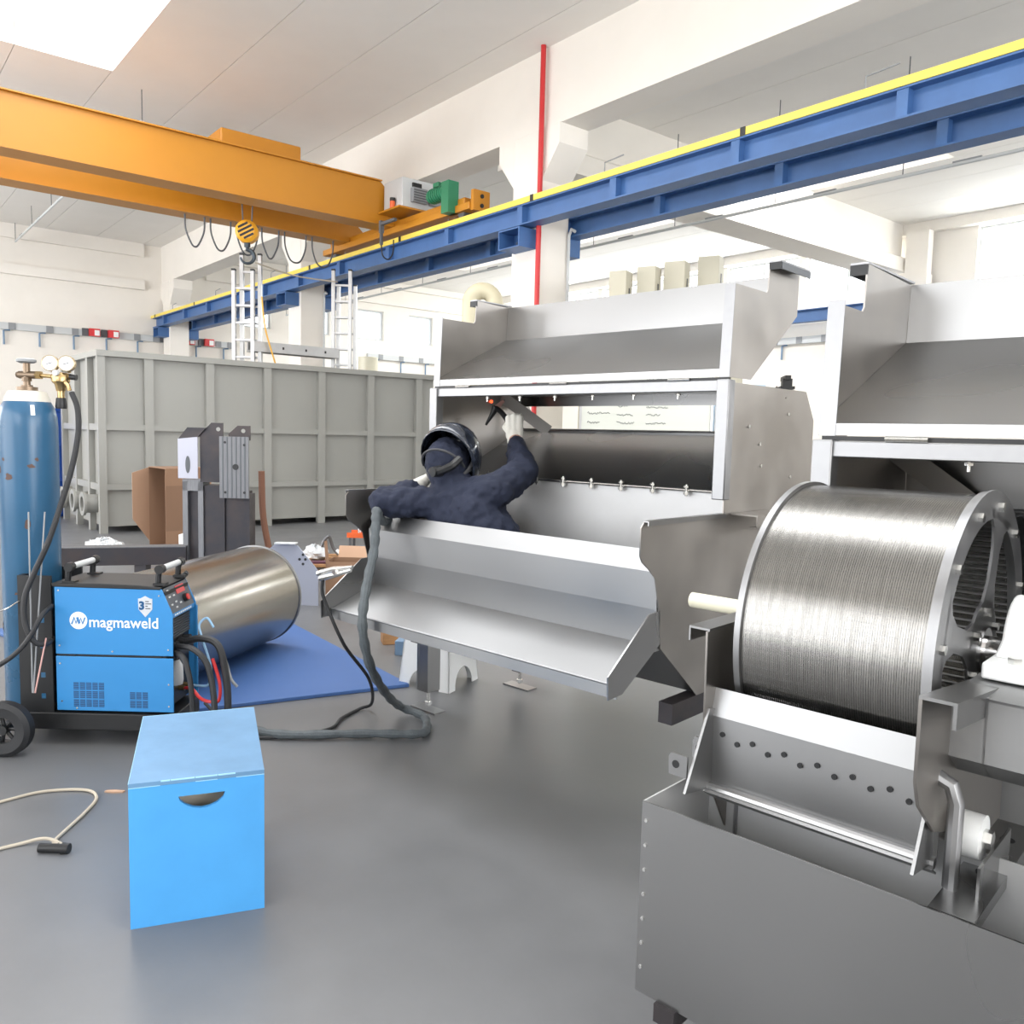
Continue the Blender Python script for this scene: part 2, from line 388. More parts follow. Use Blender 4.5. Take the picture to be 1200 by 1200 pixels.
o = MB(); o.tube([(-15.72, 7.84, 1.0), (-15.72, 7.84, 4.2), (-15.67, 7.84, 4.28), (-15.60, 7.84, 4.24)], 0.022)
tag(o.build('conduit', M_lgrey), 'white bent conduit pipe on the column behind the tank', 'pipe')
# roof girder on the columns and a cross beam in the far bay
g = MB().prism([(7.38, 5.5), (7.38, 6.5), (7.86, 6.5), (7.86, 5.5)], 'x', XW, XE)
tag(g.build('roof_girder', M_wall), 'long white concrete roof girder lying on the columns', 'girder')
g = MB(); g.prism([(-10.15, 5.42), (-10.15, 5.72), (-10.0, 5.8), (-10.0, 6.5), (-9.55, 6.5), (-9.55, 5.8), (-9.4, 5.72), (-9.4, 5.42)], 'y', 7.88, YB-0.24)
tag(g.build('roof_beam', M_wall), 'white concrete cross beam of the far bay ending at the back wall', 'beam')
g = MB(); g.bb((-9.35, YB-0.45, 0), (-8.85, YB-0.23, 6.26)); g.bb((-9.38, YB-0.5, 5.0), (-8.82, YB-0.23, 5.3))
tag(g.build('wall_pilaster', M_wall), 'white concrete pilaster at the back wall beside the cross beam end', 'column')
# light conduit hung under the roof of the far bay
def hung_conduit(y, z, x0, x1, label, hr):
    r = thing('hung_conduit', label, 'conduit', ((x0+x1)/2, y, z))
    h = (x1-x0)/2
    MB().cyl((-h, 0, 0), (h, 0, 0), 0.024, n=10).build('tube', M_lgrey, r)
    n = max(2, int((x1-x0)/1.9))
    for i in range(n+1):
        x = -h + 2*h*i/n
        MB().cyl((x, 0, 0), (x, 0, ZC-z), 0.007, n=6).build('hanger', M_dgrey, r)
        if i < n: MB().box((x+0.8, 0, 0.01), (0.34, 0.03, 0.06)).build('clip', M_grey, r)
hung_conduit(11.0, 5.0, -24.6, 4.0, 'long thin grey conduit hung on rods under the far bay ceiling', 1)
hung_conduit(3.8, 6.05, -24.6, -13.6, 'short grey conduit hung under the ceiling near the end wall', 1)

# ================================================================ CRANE RUNWAY
def runway(y, z0, z1, x0, x1, label, n):
    r = thing('crane_runway_beam', label, 'runway beam', ((x0+x1)/2, y, z0)); h = (x1-x0)/2; H = z1-z0
    MB().bb((-h, -0.008, 0.015), (h, 0.008, H-0.015)).build('web', M_blue, r)
    MB().bb((-h, -0.11, 0), (h, 0.11, 0.018)).build('bottom_flange', M_blue, r)
    MB().bb((-h, -0.11, H-0.018), (h, 0.11, H)).build('top_flange', M_blue, r)
    me = MB().bb((-0.05, -0.10, 0.018), (0.05, 0.10, H-0.018)).mesh('stiffener', M_blue)
    for i in range(n):
        o = bpy.data.objects.new('stiffener', me); col.objects.link(o); o.parent = r
        o.location = (-h + 0.9 + (2*h-1.8)*i/(n-1), 0, 0)
    return r
ra = runway(7.2, 4.24, 4.50, XW+0.12, 4.0, 'blue steel crane runway beam with the yellow rail on top', 17)
rb = runway(8.0, 4.20, 4.46, XW+0.05, 4.0, 'plain blue steel runway beam on the far side of the columns', 17)
rc = runway(18.7, 4.45, 4.75, -23.0, 5.0, 'blue steel runway beam close to the back wall', 15)
rail = thing('conductor_rail', 'bright yellow conductor rail along the blue runway beam', 'rail', (-10.4, 7.13, 4.50))
MB().bb((-14.6, -0.05, 0.002), (14.4, 0.03, 0.075)).build('bar', M_rail, rail)
for i in range(9):
    x = -14.0 + i*3.2
    MB().bb((x-0.03, -0.056, 0.0), (x+0.03, -0.05, 0.08)).build('joint', M_black, rail)
    MB().tube([(x+1.2, 0.05, 0.0), (x+1.2, 0.05, 0.22), (x+1.5, 0.05, 0.24)], 0.008, n=6).build('hook_bracket', M_grey, rail)
MB().bb((-14.66, -0.06, -0.03), (-14.6, 0.04, 0.1)).build('end_cap', M_black, rail)
def bracket(x, y0, y1, label):
    r = thing('runway_bracket', label, 'bracket', (x, (y0+y1)/2, 3.98)); h = abs(y1-y0)/2
    MB().bb((-0.22, -h, 0.22), (0.22, h, 0.24)).build('seat_plate', M_blue, r)
    MB().bb((-0.22, -h, 0.0), (-0.2, h, 0.22)).build('cheek', M_blue, r)
    MB().bb((0.2, -h, 0.0), (0.22, h, 0.22)).build('cheek', M_blue, r)
    MB().bb((-0.2, h-0.03, 0.0), (0.2, h, 0.22)).build('back_plate', M_blue, r)
    MB().bb((-0.22, -h, -0.012), (0.22, h, 0.0)).build('bottom_plate', M_blue, r)
    for s in (-1, 1):
        MB().cyl((s*0.12, h-0.045, 0.11), (s*0.12, h-0.03, 0.11), 0.02, n=8).build('bolt', M_bolt, r)
for x, n in ((-8.83, 'on the red-piped column'), (-16.05, 'on the column behind the tank'), (-24.3, 'at the end wall column')):
    bracket(x, 7.06, 7.35, 'blue bracket under the yellow-railed beam ' + n)
    bracket(x, 8.16, 7.87, 'blue bracket under the plain runway beam ' + n)

# ================================================================ OVERHEAD CRANE
cr = thing('overhead_crane', 'yellow double-girder overhead crane spanning the hall', 'crane', (-12.5, 1.0, 4.55))
def girder(x0, x1):
    g = MB().bb((x0+0.03, -6.7, 0.22), (x1-0.03, 5.85, 0.86)).build('girder', M_craney, cr)
    MB().bb((x0-0.02, -6.7, 0.20), (x1+0.02, 6.05, 0.218)).build('flange', M_craney, g)
    MB().bb((x0-0.02, -6.7, 0.862), (x1+0.02, 5.85, 0.88)).build('flange', M_craney, g)
    MB().prism([(5.85, 0.22), (5.85, 0.86), (6.35, 0.42), (6.35, 0.22)], 'x', x0+0.03, x1-0.03).build('tapered_end', M_craney, g)
girder(0.35, 0.72); girder(-1.12, -0.75)
ec = MB().bb((-1.7, 6.05, 0.10), (2.78, 6.38, 0.20)); ec.bb((-1.5, 6.1, 0.20), (2.6, 6.34, 0.30))
e = ec.build('end_carriage', M_craney, cr, bevel=0.01)
for x in (-1.4, 2.5): MB().cyl((x, 6.12, 0.1), (x, 6.29, 0.1), 0.075, n=20).build('wheel', M_dgrey, e)
MB().bb((2.78, 6.08, 0.08), (2.85, 6.36, 0.36)).build('buffer_plate', M_craney, e)
for z in (0.15, 0.28): MB().cyl((2.85, 6.22, z), (2.865, 6.22, z), 0.03, n=10).build('buffer', M_black, e)
gm = MB(); gm.cyl((1.88, 6.02, 0.42), (2.26, 6.02, 0.42), 0.10, n=16); gm.bb((2.26, 5.93, 0.10), (2.44, 6.11, 0.54)); gm.cyl((1.83, 6.02, 0.42), (1.88, 6.02, 0.42), 0.07, n=14)
for k in range(6): gm.cyl((1.92+k*0.055, 6.02, 0.42), (1.94+k*0.055, 6.02, 0.42), 0.112, n=16)
gm.bb((2.0, 5.96, 0.52), (2.14, 6.08, 0.58))
gm.build('gear_motor', M_green, cr)
pf = MB().bb((0.74, 5.78, 0.345), (1.36, 6.62, 0.372)).build('platform', M_craney, cr)
MB().bb((0.76, 5.87, 0.374), (1.30, 6.60, 0.82)).build('control_cabinet', M_lgrey, cr, bevel=0.01)
r_ = MB().bb((1.302, 6.02, 0.47), (1.38, 6.28, 0.68)).build('resistor_box', M_grey, cr)
for k in range(5): MB().bb((1.38, 6.03, 0.485+k*0.038), (1.388, 6.27, 0.50+k*0.038)).build('fin', M_dgrey, r_)
MB().bb((1.302, 6.04, 0.70), (1.33, 6.2, 0.76)).build('vent_slot', M_black, cr)
MB().bb((1.302, 6.34, 0.47), (1.37, 6.56, 0.58)).build('junction_box', M_grey, cr)
MB().bb((1.302, 6.38, 0.62), (1.35, 6.46, 0.72)).build('switch_box', M_dgrey, cr)
b_ = MB().cyl((1.1, 5.82, 0.373), (1.1, 5.82, 0.48), 0.04, n=14).build('warning_beacon', M_orange, cr)
MB().cyl((1.1, 5.82, 0.48), (1.1, 5.82, 0.53), 0.042, n=14).build('beacon_cap', M_black, b_)
# lower hanging limit switch near the end carriage
lm = MB(); lm.bb((0.9, 5.7, 0.02), (0.96, 5.76, 0.2)); lm.bb((0.95, 5.7, 0.13), (1.35, 5.75, 0.17)); lm.bb((0.91, 5.71, -0.16), (0.95, 5.75, 0.02))
lm.build('limit_switch', M_dgrey, cr)
MB().tube(spline([(0.93, 5.73, -0.16), (0.93, 5.76, -0.32), (0.93, 5.86, -0.36), (0.93, 5.94, -0.25), (0.93, 5.95, -0.05)]), 0.012, n=6).build('loop_cable', M_rubber, cr)
MB().bb((-0.9, 3.4, 0.885), (0.5, 4.6, 1.15)).build('hoist_trolley', M_craney, cr, bevel=0.02)
# festoon cable loops under the far girder
fl = [(3.33, 3.63), (3.72, 4.04), (4.14, 4.48), (4.55, 4.84), (4.94, 5.32), (5.43, 5.82)]
for a, b in fl:
    m_ = (a+b)/2; z0 = 0.2
    MB().tube(spline([(-0.85, a, z0), (-0.85, a+0.01, z0-0.22), (-0.85, a+0.09, z0-0.42), (-0.85, m_, z0-0.47), (-0.85, b-0.09, z0-0.42), (-0.85, b-0.01, z0-0.22), (-0.85, b, z0)], 5), 0.014, n=6).build('festoon_loop', M_dgrey, cr)
# hook block hanging between the girders
hk = thing('hook_block', 'yellow and black striped hook block hanging from the crane', 'hook', (-12.5, 4.97, 4.02))
ax = Vector((0.85, -0.53, 0))
m = MB(); m.lathe([(0.0, -0.12), (0.12, -0.12), (0.165, -0.07), (0.165, 0.07), (0.12, 0.12), (0.0, 0.12)], (0, 0, 0.42), ax, 28)
m.build('sheave_housing', M_rail if False else mat('hook_block_yellow', '#e2a22a', 0.4), hk)
m = MB()
for i, off in enumerate((-0.088, -0.03, 0.03, 0.088)):
    u = Vector((0.53, 0.85, 0)); c = Vector((0, 0, 0.42)) + ax*0.121
    d1 = (u + Vector((0, 0, 0.55))).normalized(); d2 = ax.cross(d1)
    hw = math.sqrt(max(0.0, 0.118**2 - off**2))
    P = [c + d1*(-hw) + d2*(off-0.016), c + d1*hw + d2*(off-0.016), c + d1*hw + d2*(off+0.016), c + d1*(-hw) + d2*(off+0.016)]
    m.add([p for p in P] + [p + ax*0.003 for p in P], [(0,1,2,3), (4,5,6,7), (0,1,5,4), (1,2,6,5), (2,3,7,6), (3,0,4,7)])
m.build('warning_stripes', M_black, hk)
m = MB(); m.cyl((0, 0, 0.2), (0, 0, 0.28), 0.045, n=14)
pts = [(0, 0, 0.22), (0, 0, 0.16)] + [(0.53*0.1*math.sin(t)*1.0, 0.85*0.1*math.sin(t), 0.06 + 0.1*math.cos(t)) for t in [x*0.35 for x in range(1, 14)]]
m.tube(pts, 0.03, n=10, rs=[0.03]*2 + [0.034 - 0.0016*i for i in range(13)])
m.build('hook', mat('forged_hook', '#3f474e', 0.4, 0.6), hk)
for dx, dy in ((-0.12, -0.05), (-0.08, -0.08), (0.1, 0.08), (0.14, 0.05)):
    MB().cyl((dx*0.6, dy*0.6, 0.5), (dx, dy, 1.42), 0.006, n=6).build('wire_rope', M_dgrey, hk)

# ================================================================ STAINLESS DRUM MACHINES (built in the machine frame)
def machine(label, XL, XR, dy, dz, hop, second=False):
    """dy, dz: offset against the far machine; hop: profile numbers of the tipping hopper on top."""
    org = ((XL+XR)/2, 2.95+dy, 0.0)
    root = thing('drum_screen_machine', label, 'machine', Wm(*org), TH)
    def B(mb, name, m, parent=root, **k): return mb.build(name, m, parent, org=org, **k)
    def Y(v): return v+dy
    def Z(v): return v+dz
    ry = 3.175 if second else 3.10
    # side panels
    prof = [(2.93, 1.725), (3.626, 1.725), (3.72, 1.60), (3.72, 0.75), (3.3, 0.52), (2.79, 0.52), (2.52, 0.75), (2.50, 0.90),
            (2.47, 1.01), (2.43, 1.045), (2.385, 1.075), (2.37, 1.10), (2.37, 1.195), (2.39, 1.215), (2.93, 1.215)]
    if second:
        prof = [(2.93, 1.725), (3.7, 1.725), (3.75, 1.60), (3.75, 0.75), (3.3, 0.52), (2.79, 0.52), (2.55, 0.75), (2.44, 0.92),
                (2.40, 1.05), (2.385, 1.10), (2.38, 1.305), (2.62, 1.305), (2.66, 1.25), (2.93, 1.25)]
    prof = [(Y(a), Z(b)) for a, b in prof]
    for x, s in ((XL, 1), (XR, -1)):
        sp = B(MB().prism(prof, 'x', x, x+s*0.005), 'side_panel', M_warm)
        fy = prof[-1][0]
        zt = prof[-1][1]
        # folded top flange of the forward flap
        a0 = 2.385 if not second else 2.39; a1 = 2.92; zz = (1.215 if not second else 1.305)
        if second: a1 = 2.62
        fw = 0.048 if second else 0.02
        B(MB().bb((x-s*fw, Y(a0), Z(zz)), (x+s*0.004, Y(a1), Z(zz)+0.005)).bb((x-s*fw, Y(a0), Z(zz)-fw*0.6), (x-s*(fw-0.004), Y(a1), Z(zz))), 'flange', M_steel, sp)
        # front post
        B(MB().bb((x-s*0.012, Y(2.905), Z(1.27 if not second else 1.25)), (x+s*0.042, Y(2.955), Z(1.735))), 'post', M_edge, bevel=0.004)
        # channel bracket on the flap
        if not second:
            ch = MB().bb((x-s*0.12, 2.98, 1.21), (x-s*0.005, 3.3, 1.216)); ch.bb((x-s*0.12, 2.98, 1.165), (x-s*0.115, 3.3, 1.21)); ch.bb((x-s*0.12, 2.98, 1.165), (x-s*0.09, 3.3, 1.17))
            B(ch, 'channel', M_warm)
        for (yy, zz) in ((3.1, 1.56), (3.2, 1.49), (3.22, 1.4), (3.45, 1.62), (3.5, 1.35)):
            B(MB().cyl((x-s*0.006, Y(yy), Z(zz)), (x, Y(yy), Z(zz)), 0.007, n=10), 'rivet', M_bolt, sp)
    # header frame, top sheet and rear header
    B(MB().bb((XL-0.012, Y(2.915), Z(1.690)), (XR+0.012, Y(2.955), Z(1.732))), 'header', M_edge, bevel=0.003)
    B(MB().bb((XL+0.006, Y(2.956), Z(1.722)), (XR-0.006, Y(3.62), Z(1.727))), 'top_sheet', M_steel)
    B(MB().bb((XL+0.006, Y(3.595), Z(1.668)), (XR-0.006, Y(3.60), Z(1.722))), 'rear_header', M_steel)
    B(MB().bb((XL+0.006, Y(2.925), Z(1.7325)), (XR-0.006, Y(2.95), Z(1.7445))), 'gap_shade_strip', M_black)  # black strip added to paint the shade in the hopper gap
    # inner baffle, tube edge, apron
    B(MB().sheet([(Y(ry+0.005), Z(1.290)), (Y(3.60), Z(1.525))], XL+0.006, XR-0.006, 0.004), 'baffle', M_mirror)
    B(MB().cyl((XL+0.006, Y(3.605), Z(1.533)), (XR-0.006, Y(3.605), Z(1.533)), 0.012, n=10), 'edge_tube', M_steel)
    B(MB().bb((XL+0.006, Y(ry), Z(0.56)), (XR-0.006, Y(ry+0.004), Z(1.283))), 'apron', M_apron)
    rod = B(MB().cyl((XL+0.006, Y(ry-0.015), Z(1.287)), (XR-0.006, Y(ry-0.015), Z(1.287)), 0.006, n=8), 'hinge_rod', M_bolt)
    n = 10
    for i in range(n):
        x = XL + 0.09 + (XR-XL-0.18)*i/(n-1)
        b = MB(); b.cyl((x, Y(ry-0.02), Z(1.262)), (x, Y(ry-0.02), Z(1.312)), 0.006, n=8); b.cyl((x, Y(ry-0.02), Z(1.268)), (x, Y(ry-0.02), Z(1.281)), 0.013, n=6); b.cyl((x, Y(ry-0.02), Z(1.298)), (x, Y(ry-0.02), Z(1.306)), 0.013, n=6)
        B(b, 'bolt', M_bolt, rod)
    for i in range(6):
        x = XL + 0.35 + (XR-XL-0.6)*i/5
        B(MB().cyl((x, Y(2.97), Z(1.665)), (x, Y(2.97), Z(1.722)), 0.005, n=8).cyl((x, Y(2.97), Z(1.680)), (x, Y(2.97), Z(1.687)), 0.011, n=6), 'bolt', M_bolt)
    # inclined struts inside
    for x, s in ((XL+0.02, 1), (XR-0.02, -1)):
        st = MB(); a = Vector((x, Y(3.42), Z(1.715))); b = Vector((x+s*0.21, Y(3.585), Z(1.53)))
        d = (b-a).normalized(); w = Vector((0, 1, 0)).cross(d).normalized()*0.035; t = Vector((0, 0.004, 0))
        P = [a-w, b-w, b+w, a+w]; st.add(P + [p+t for p in P], [(0,1,2,3), (4,5,6,7), (0,1,5,4), (1,2,6,5), (2,3,7,6), (3,0,4,7)])
        B(st, 'strut', M_warm)
    if second: B(MB().bb((XL+0.006, Y(3.608), Z(1.29)), (XR-0.006, Y(3.612), Z(1.722))), 'rear_panel', M_steel)
    # basin floor
    B(MB().sheet([(Y(2.53), Z(0.76)), (Y(2.79), Z(0.53)), (Y(ry), Z(0.53))], XL+0.006, XR-0.006, 0.004), 'basin_floor', M_steel2)
    # hopper on top
    h = hop
    hp = B(MB().sheet([(h['f'], h['z0']-0.028), (h['f'], h['z0']), (h['b'], h['z1']), (h['b']+0.012, h['z2'])], XL+0.006, XR-0.006, 0.004), 'hopper', M_steel)
    ep = [(h['f']-0.002, h['z0']-0.03), (h['f']+0.012, h['zf']), (h['n'], h['zf']), (h['n']+0.012, h['zf']+0.012), (h['n']+0.02, h['z2']+0.008), (h['b']+0.03, h['z2']), (h['b']+0.03, h['z1']+0.01), (h['f']+0.17, h['z0']-0.03)]
    for x, s in ((XL, 1), (XR, -1)):
        e = B(MB().prism(ep, 'x', x, x+s*0.005), 'end_plate', M_warm, hp)
        B(MB().prism([(h['f']-0.006, h['z0']-0.03), (h['f']+0.008, h['zf']), (h['f']+0.012, h['zf']), (h['f']-0.002, h['z0']-0.03)], 'x', x-s*0.001, x+s*0.043), 'front_flange', M_edge, hp)
        B(MB().bb((x-s*0.045, h['n']+0.02, h['z2']+0.008), (x+s*0.006, h['b']+0.04, h['z2']+0.014)), 'rim_strip', M_edge, hp)
        B(MB().bb((x-s*0.045, h['n']+0.018, h['z2']-0.022), (x+s*0.005, h['n']+0.026, h['z2']+0.007)), 'rim_cap', M_black, hp)
        B(MB().bb((x-s*0.046, h['n']+0.03, h['z2']-0.02), (x-s*0.042, h['b']+0.04, h['z2']+0.007)), 'rim_lip', M_dgrey, hp)
    for i in range(3):
        x = XL + 0.22 + (XR-XL-0.44)*i/2
        B(MB().cyl((x-0.05, h['f']-0.008, h['z0']-0.036), (x+0.05, h['f']-0.008, h['z0']-0.036), 0.007, n=8), 'hinge', M_bolt, hp)
    return root, org, B, Y, Z

# ---- far machine
m1, o1, B1, _, _ = machine('stainless drum machine where the welder works, raised on levelling legs', -3.3, -1.6, 0.0, 0.0,
    dict(f=2.93, z0=1.775, b=3.46, z1=2.03, z2=2.215, zf=2.10, n=3.20))
tr_ = B1(MB().sheet([(2.27, 0.615), (2.27, 0.662), (2.52, 0.757), (2.495, 0.894), (2.483, 1.03), (2.555, 1.097)][::-1], -3.262, -1.606, 0.004), 'chute', M_steel2)
for x, s in ((-3.27, 1), (-1.60, -1)):
    B1(MB().prism([(2.515, 0.766), (2.295, 0.63), (2.215, 0.625), (2.21, 0.705), (2.442, 0.885), (2.51, 0.89)], 'x', x, x+s*0.006), 'end_plate', M_steel, tr_)
    B1(MB().bb((x+s*0.008, 2.495, 0.74), (x+s*0.012, 2.535, 0.90)), 'weld_strip', M_edge, tr_)
bl = B1(MB().cyl((-3.262, 2.27, 0.663), (-1.606, 2.27, 0.663), 0.006, n=8), 'lip_edge', M_edge, tr_)
for (x, y) in ((-3.33, 2.945), (-1.68, 3.3), (-3.27, 3.62), (-1.68, 3.62)):
    lg = B1(MB().bb((x-0.045, y-0.045, 0.11), (x+0.045, y+0.045, 0.62)).bb((x-0.03, y-0.048, 0.12), (x-0.025, y-0.044, 0.6)), 'leg', M_steel, bevel=0.006)
    B1(MB().cyl((x, y, 0.02), (x, y, 0.12), 0.011, n=10).cyl((x, y, 0.03), (x, y, 0.045), 0.02, n=6), 'levelling_screw', M_bolt, lg)
    B1(MB().bb((x-0.1, y-0.04, 0.0), (x+0.1, y+0.04, 0.008)), 'foot_plate', M_steel, lg)
B1(MB().bb((-1.66, 2.62, 0.44), (-1.60, 3.64, 0.52)).bb((-3.30, 2.90, 0.56), (-3.24, 3.64, 0.62)).bb((-3.24, 3.58, 0.54), (-1.66, 3.64, 0.60)), 'base_frame', M_blacksteel)
for x in (-2.7, -2.1): B1(MB().bb((x-0.02, 2.3, 0.60), (x+0.02, 2.62, 0.628)), 'chute_bracket', M_blacksteel)

# ---- near machine, with the drum lying in its basin
m2, o2, B2, Y2, Z2 = machine('stainless drum machine with the wire screen drum lying in its basin', -0.91, 0.79, -0.765, -0.225,
    dict(f=2.16, z0=1.55, b=2.76, z1=1.815, z2=1.995, zf=1.869, n=2.39), True)
# front sheet with drilled holes
fs = B2(MB().sheet([(1.667, 0.945), (1.652, 0.885), (1.655, 0.73), (1.63, 0.715), (1.655, 0.70)][::-1], -0.905, -0.425, 0.004), 'front_sheet', M_steel2)
for i in range(12):
    x = -0.875 + 0.036*i; z = (0.848 - 0.012*(i % 2)) - 0.0012*i
    B2(MB().cyl((x, 1.6455, z), (x, 1.660, z), 0.006, n=10), 'drilled_hole', M_black, fs)
B2(MB().cyl((-0.905, 1.643, 0.722), (-0.425, 1.643, 0.722), 0.011, n=10), 'bottom_bead', M_steel, fs)
for x, s in ((-0.905, 1), (-0.432, -1)):
    B2(MB().prism([(1.655, 0.90), (1.63, 0.905), (1.54, 0.735), (1.66, 0.715)], 'x', x, x+s*0.006), 'gusset', M_steel2, fs)
# catch bin below
bn = MB(); X0, X1, Ya, Yb_, Zt, Zb = -0.955, -0.12, 1.46, 1.74, 0.728, 0.30
b_ = B2(MB().bb((X0, Ya, Zb), (X1, Ya+0.004, Zt)), 'catch_bin', M_steel)
B2(MB().bb((X0, Yb_, Zb), (X1, Yb_+0.004, Zt)), 'bin_wall', M_apron, b_)
B2(MB().bb((X0, Ya+0.004, Zb), (X0+0.004, Yb_, Zt)), 'bin_wall', M_apron, b_)
B2(MB().bb((X1-0.004, Ya+0.004, Zb), (X1, Yb_, Zt)), 'bin_wall', M_apron, b_)
B2(MB().bb((X0+0.004, Ya+0.004, Zb), (X1-0.004, Yb_, Zb+0.004)), 'bin_floor', M_apron, b_)
for k in range(7):
    z = Zt-0.04-0.055*k
    if z > Zb: B2(MB().cyl((X0+0.012, Ya-0.003, z), (X0+0.012, Ya, z), 0.004, n=8), 'rivet', M_bolt, b_)
B2(MB().bb((X0+0.075, Yb_-0.012, Zb), (X0+0.08, Yb_, Zt)), 'corner_weld', M_edge, b_)
# lifting lugs
for (y, z) in ((1.56, 0.79), (1.66, 0.80)):
    B2(MB().prism([(-0.955, z-0.03), (-0.91, z-0.03), (-0.91, z+0.02), (-0.95, z+0.02), (-0.957, z+0.01)], 'y', y, y+0.006), 'lifting_lug', M_steel)
    B2(MB().cyl((-0.938, y-0.001, z-0.004), (-0.938, y+0.007, z-0.004), 0.009, n=12), 'lug_hole', M_black)
# bearing plate on the near side of the drum
bp = B2(MB().prism([(1.475, 1.075), (2.1, 1.005), (2.12, 0.35), (1.78, 0.35), (1.78, 0.74), (1.60, 0.80), (1.50, 0.88), (1.475, 0.93)], 'x', -0.425, -0.419), 'bearing_plate', M_warm)
pc = MB(); 
def chan(x0, x1, z0, z1, y0=1.475, y1=2.1):
    pc.add([(x0, y0, 1.075+z0), (x1, y0, 1.075+z0), (x1, y0, 1.075+z1), (x0, y0, 1.075+z1), (x0, y1, 1.005+z0), (x1, y1, 1.005+z0), (x1, y1, 1.005+z1), (x0, y1, 1.005+z1)],
           [(0,1,2,3), (4,5,6,7), (0,1,5,4), (1,2,6,5), (2,3,7,6), (3,0,4,7)])
chan(-0.425, -0.365, 0.0, 0.006); chan(-0.371, -0.365, -0.04, 0.0)
B2(pc, 'plate_flange', M_steel, bp)
hb_ = MB(); hb_.prism([(1.655, 1.052), (1.655, 0.93), (1.72, 0.885), (2.2, 0.83), (2.2, 0.99)], 'x', -0.365, -0.36); hb_.prism([(1.655, 1.05), (1.655, 0.93), (1.72, 0.885), (1.72, 0.89), (1.66, 0.935), (1.66, 1.05)], 'x', -0.42, -0.18)
hb_.bb((-0.42, 1.655, 1.045), (-0.18, 2.15, 1.05)); hb_.prism([(1.655, 1.052), (1.655, 0.93), (1.72, 0.885), (2.2, 0.83), (2.2, 0.99)], 'x', -0.18, -0.175)
B2(hb_, 'bearing_bracket', M_steel2)
# upright tube, roller and slotted rail under the plate
B2(MB().tube([(-0.425, 1.615, 0.90), (-0.40, 1.615, 0.89), (-0.39, 1.615, 0.86), (-0.39, 1.615, 0.70)], 0.014, n=10), 'upright_tube', M_edge)
B2(MB().cyl((-0.40, 1.70, 0.775), (-0.36, 1.70, 0.775), 0.042, n=24), 'guide_roller', M_white)
B2(MB().cyl((-0.36, 1.70, 0.775), (-0.345, 1.70, 0.775), 0.018, n=6), 'roller_nut', M_bolt)
rl = B2(MB().bb((-0.40, 1.52, 0.675), (-0.325, 2.0, 0.70)).bb((-0.345, 1.60, 0.70), (-0.34, 1.82, 0.76)), 'slotted_rail', M_steel)
for y in (1.72, 1.90): B2(MB().cyl((-0.36, y, 0.695), (-0.36, y, 0.7015), 0.014, n=14), 'slot', M_black, rl)
# inner bracket on the left flap
B2(MB().prism([(1.85, 1.05), (1.85, 1.16), (1.90, 1.19), (1.98, 1.16), (1.98, 1.05)], 'x', -0.925, -0.912), 'stub_bracket', M_steel)
for (x, y) in ((-0.86, 2.0), (0.72, 2.0), (-0.86, 2.7), (0.72, 2.7)):
    lg = B2(MB().bb((x-0.045, y-0.045, 0.05), (x+0.045, y+0.045, 0.36)), 'leg', M_steel, bevel=0.006)
    B2(MB().bb((x-0.07, y-0.07, 0.0), (x+0.07, y+0.07, 0.05)), 'foot_plate', M_blacksteel, lg)
B2(MB().bb((-0.9, 1.75, 0.26), (0.78, 1.80, 0.31)).bb((-0.9, 2.75, 0.26), (0.78, 2.80, 0.31)).bb((-0.9, 1.45, 0.26), (-0.85, 2.8, 0.30)).bb((-0.16, 1.45, 0.26), (-0.11, 2.0, 0.30)), 'base_frame', M_blacksteel)

# ---- screen drum (a thing of its own: it lies in the basin)
def screen_drum(label, L, R, spider=True):
    r = thing('screen_drum', label, 'drum')
    n = 96
    sh = MB().lathe([(R-0.008, 0.012), (R-0.008, L-0.012), (R-0.016, L-0.012), (R-0.016, 0.012)], (0, 0, 0), (1, 0, 0), n, close=True)
    sh.build('screen_shell', M_mesh, r, ang=60)
    for x in (0.0, L-0.014):
        MB().lathe([(R, x), (R, x+0.014), (R-0.05, x+0.014), (R-0.05, x)], (0, 0, 0), (1, 0, 0), n, close=True).build('end_ring', M_edge, r)
    rb = MB()
    for i in range(110):
        t = 2*PI*i/110; c = Vector((L/2, (R-0.022)*math.cos(t), (R-0.022)*math.sin(t)))
        rb.box(c, (L-0.03, 0.010, 0.004), Matrix.Rotation(t, 3, 'X'))
    o = rb.build('inner_ribs', M_alu, r); o['kind'] = 'stuff'
    return r
RD = 0.345
dr = screen_drum('large wedge-wire screen drum with a spoked end plate, lying in the machine basin', 0.405, RD)
dr.location = Wm(-0.868, 2.007, 1.06); dr.rotation_euler = (0, 0, TH)
L = 0.405
sp = MB()
ring = [(RD+0.004, 0), (RD+0.004, 0.006), (RD-0.058, 0.006), (RD-0.058, 0)]
MB().lathe([(a, L+b) for a, b in ring], (0, 0, 0), (1, 0, 0), 96, close=True).build('end_plate', M_edge, dr)
spk = MB(); 
for ang in (75, 165, 255, 345):
    t = math.radians(ang); d = Vector((0, math.cos(t), math.sin(t))); w = Vector((0, -math.sin(t), math.cos(t)))
    prof = [(0.02, 0.08), (0.09, 0.052), (0.15, 0.027), (0.22, 0.027), (0.265, 0.045), (0.30, 0.10)]
    P = [d*a + w*b for a, b in prof] + [d*a - w*b for a, b in prof[::-1]]
    n = len(P); spk.add([p + Vector((L, 0, 0)) for p in P] + [p + Vector((L+0.006, 0, 0)) for p in P], [tuple(range(n)), tuple(range(2*n-1, n-1, -1))] + [(i, (i+1) % n, n+(i+1) % n, n+i) for i in range(n)])
spk.lathe([(0.0, L), (0.11, L), (0.11, L+0.006), (0.0, L+0.006)], (0, 0, 0), (1, 0, 0), 40)
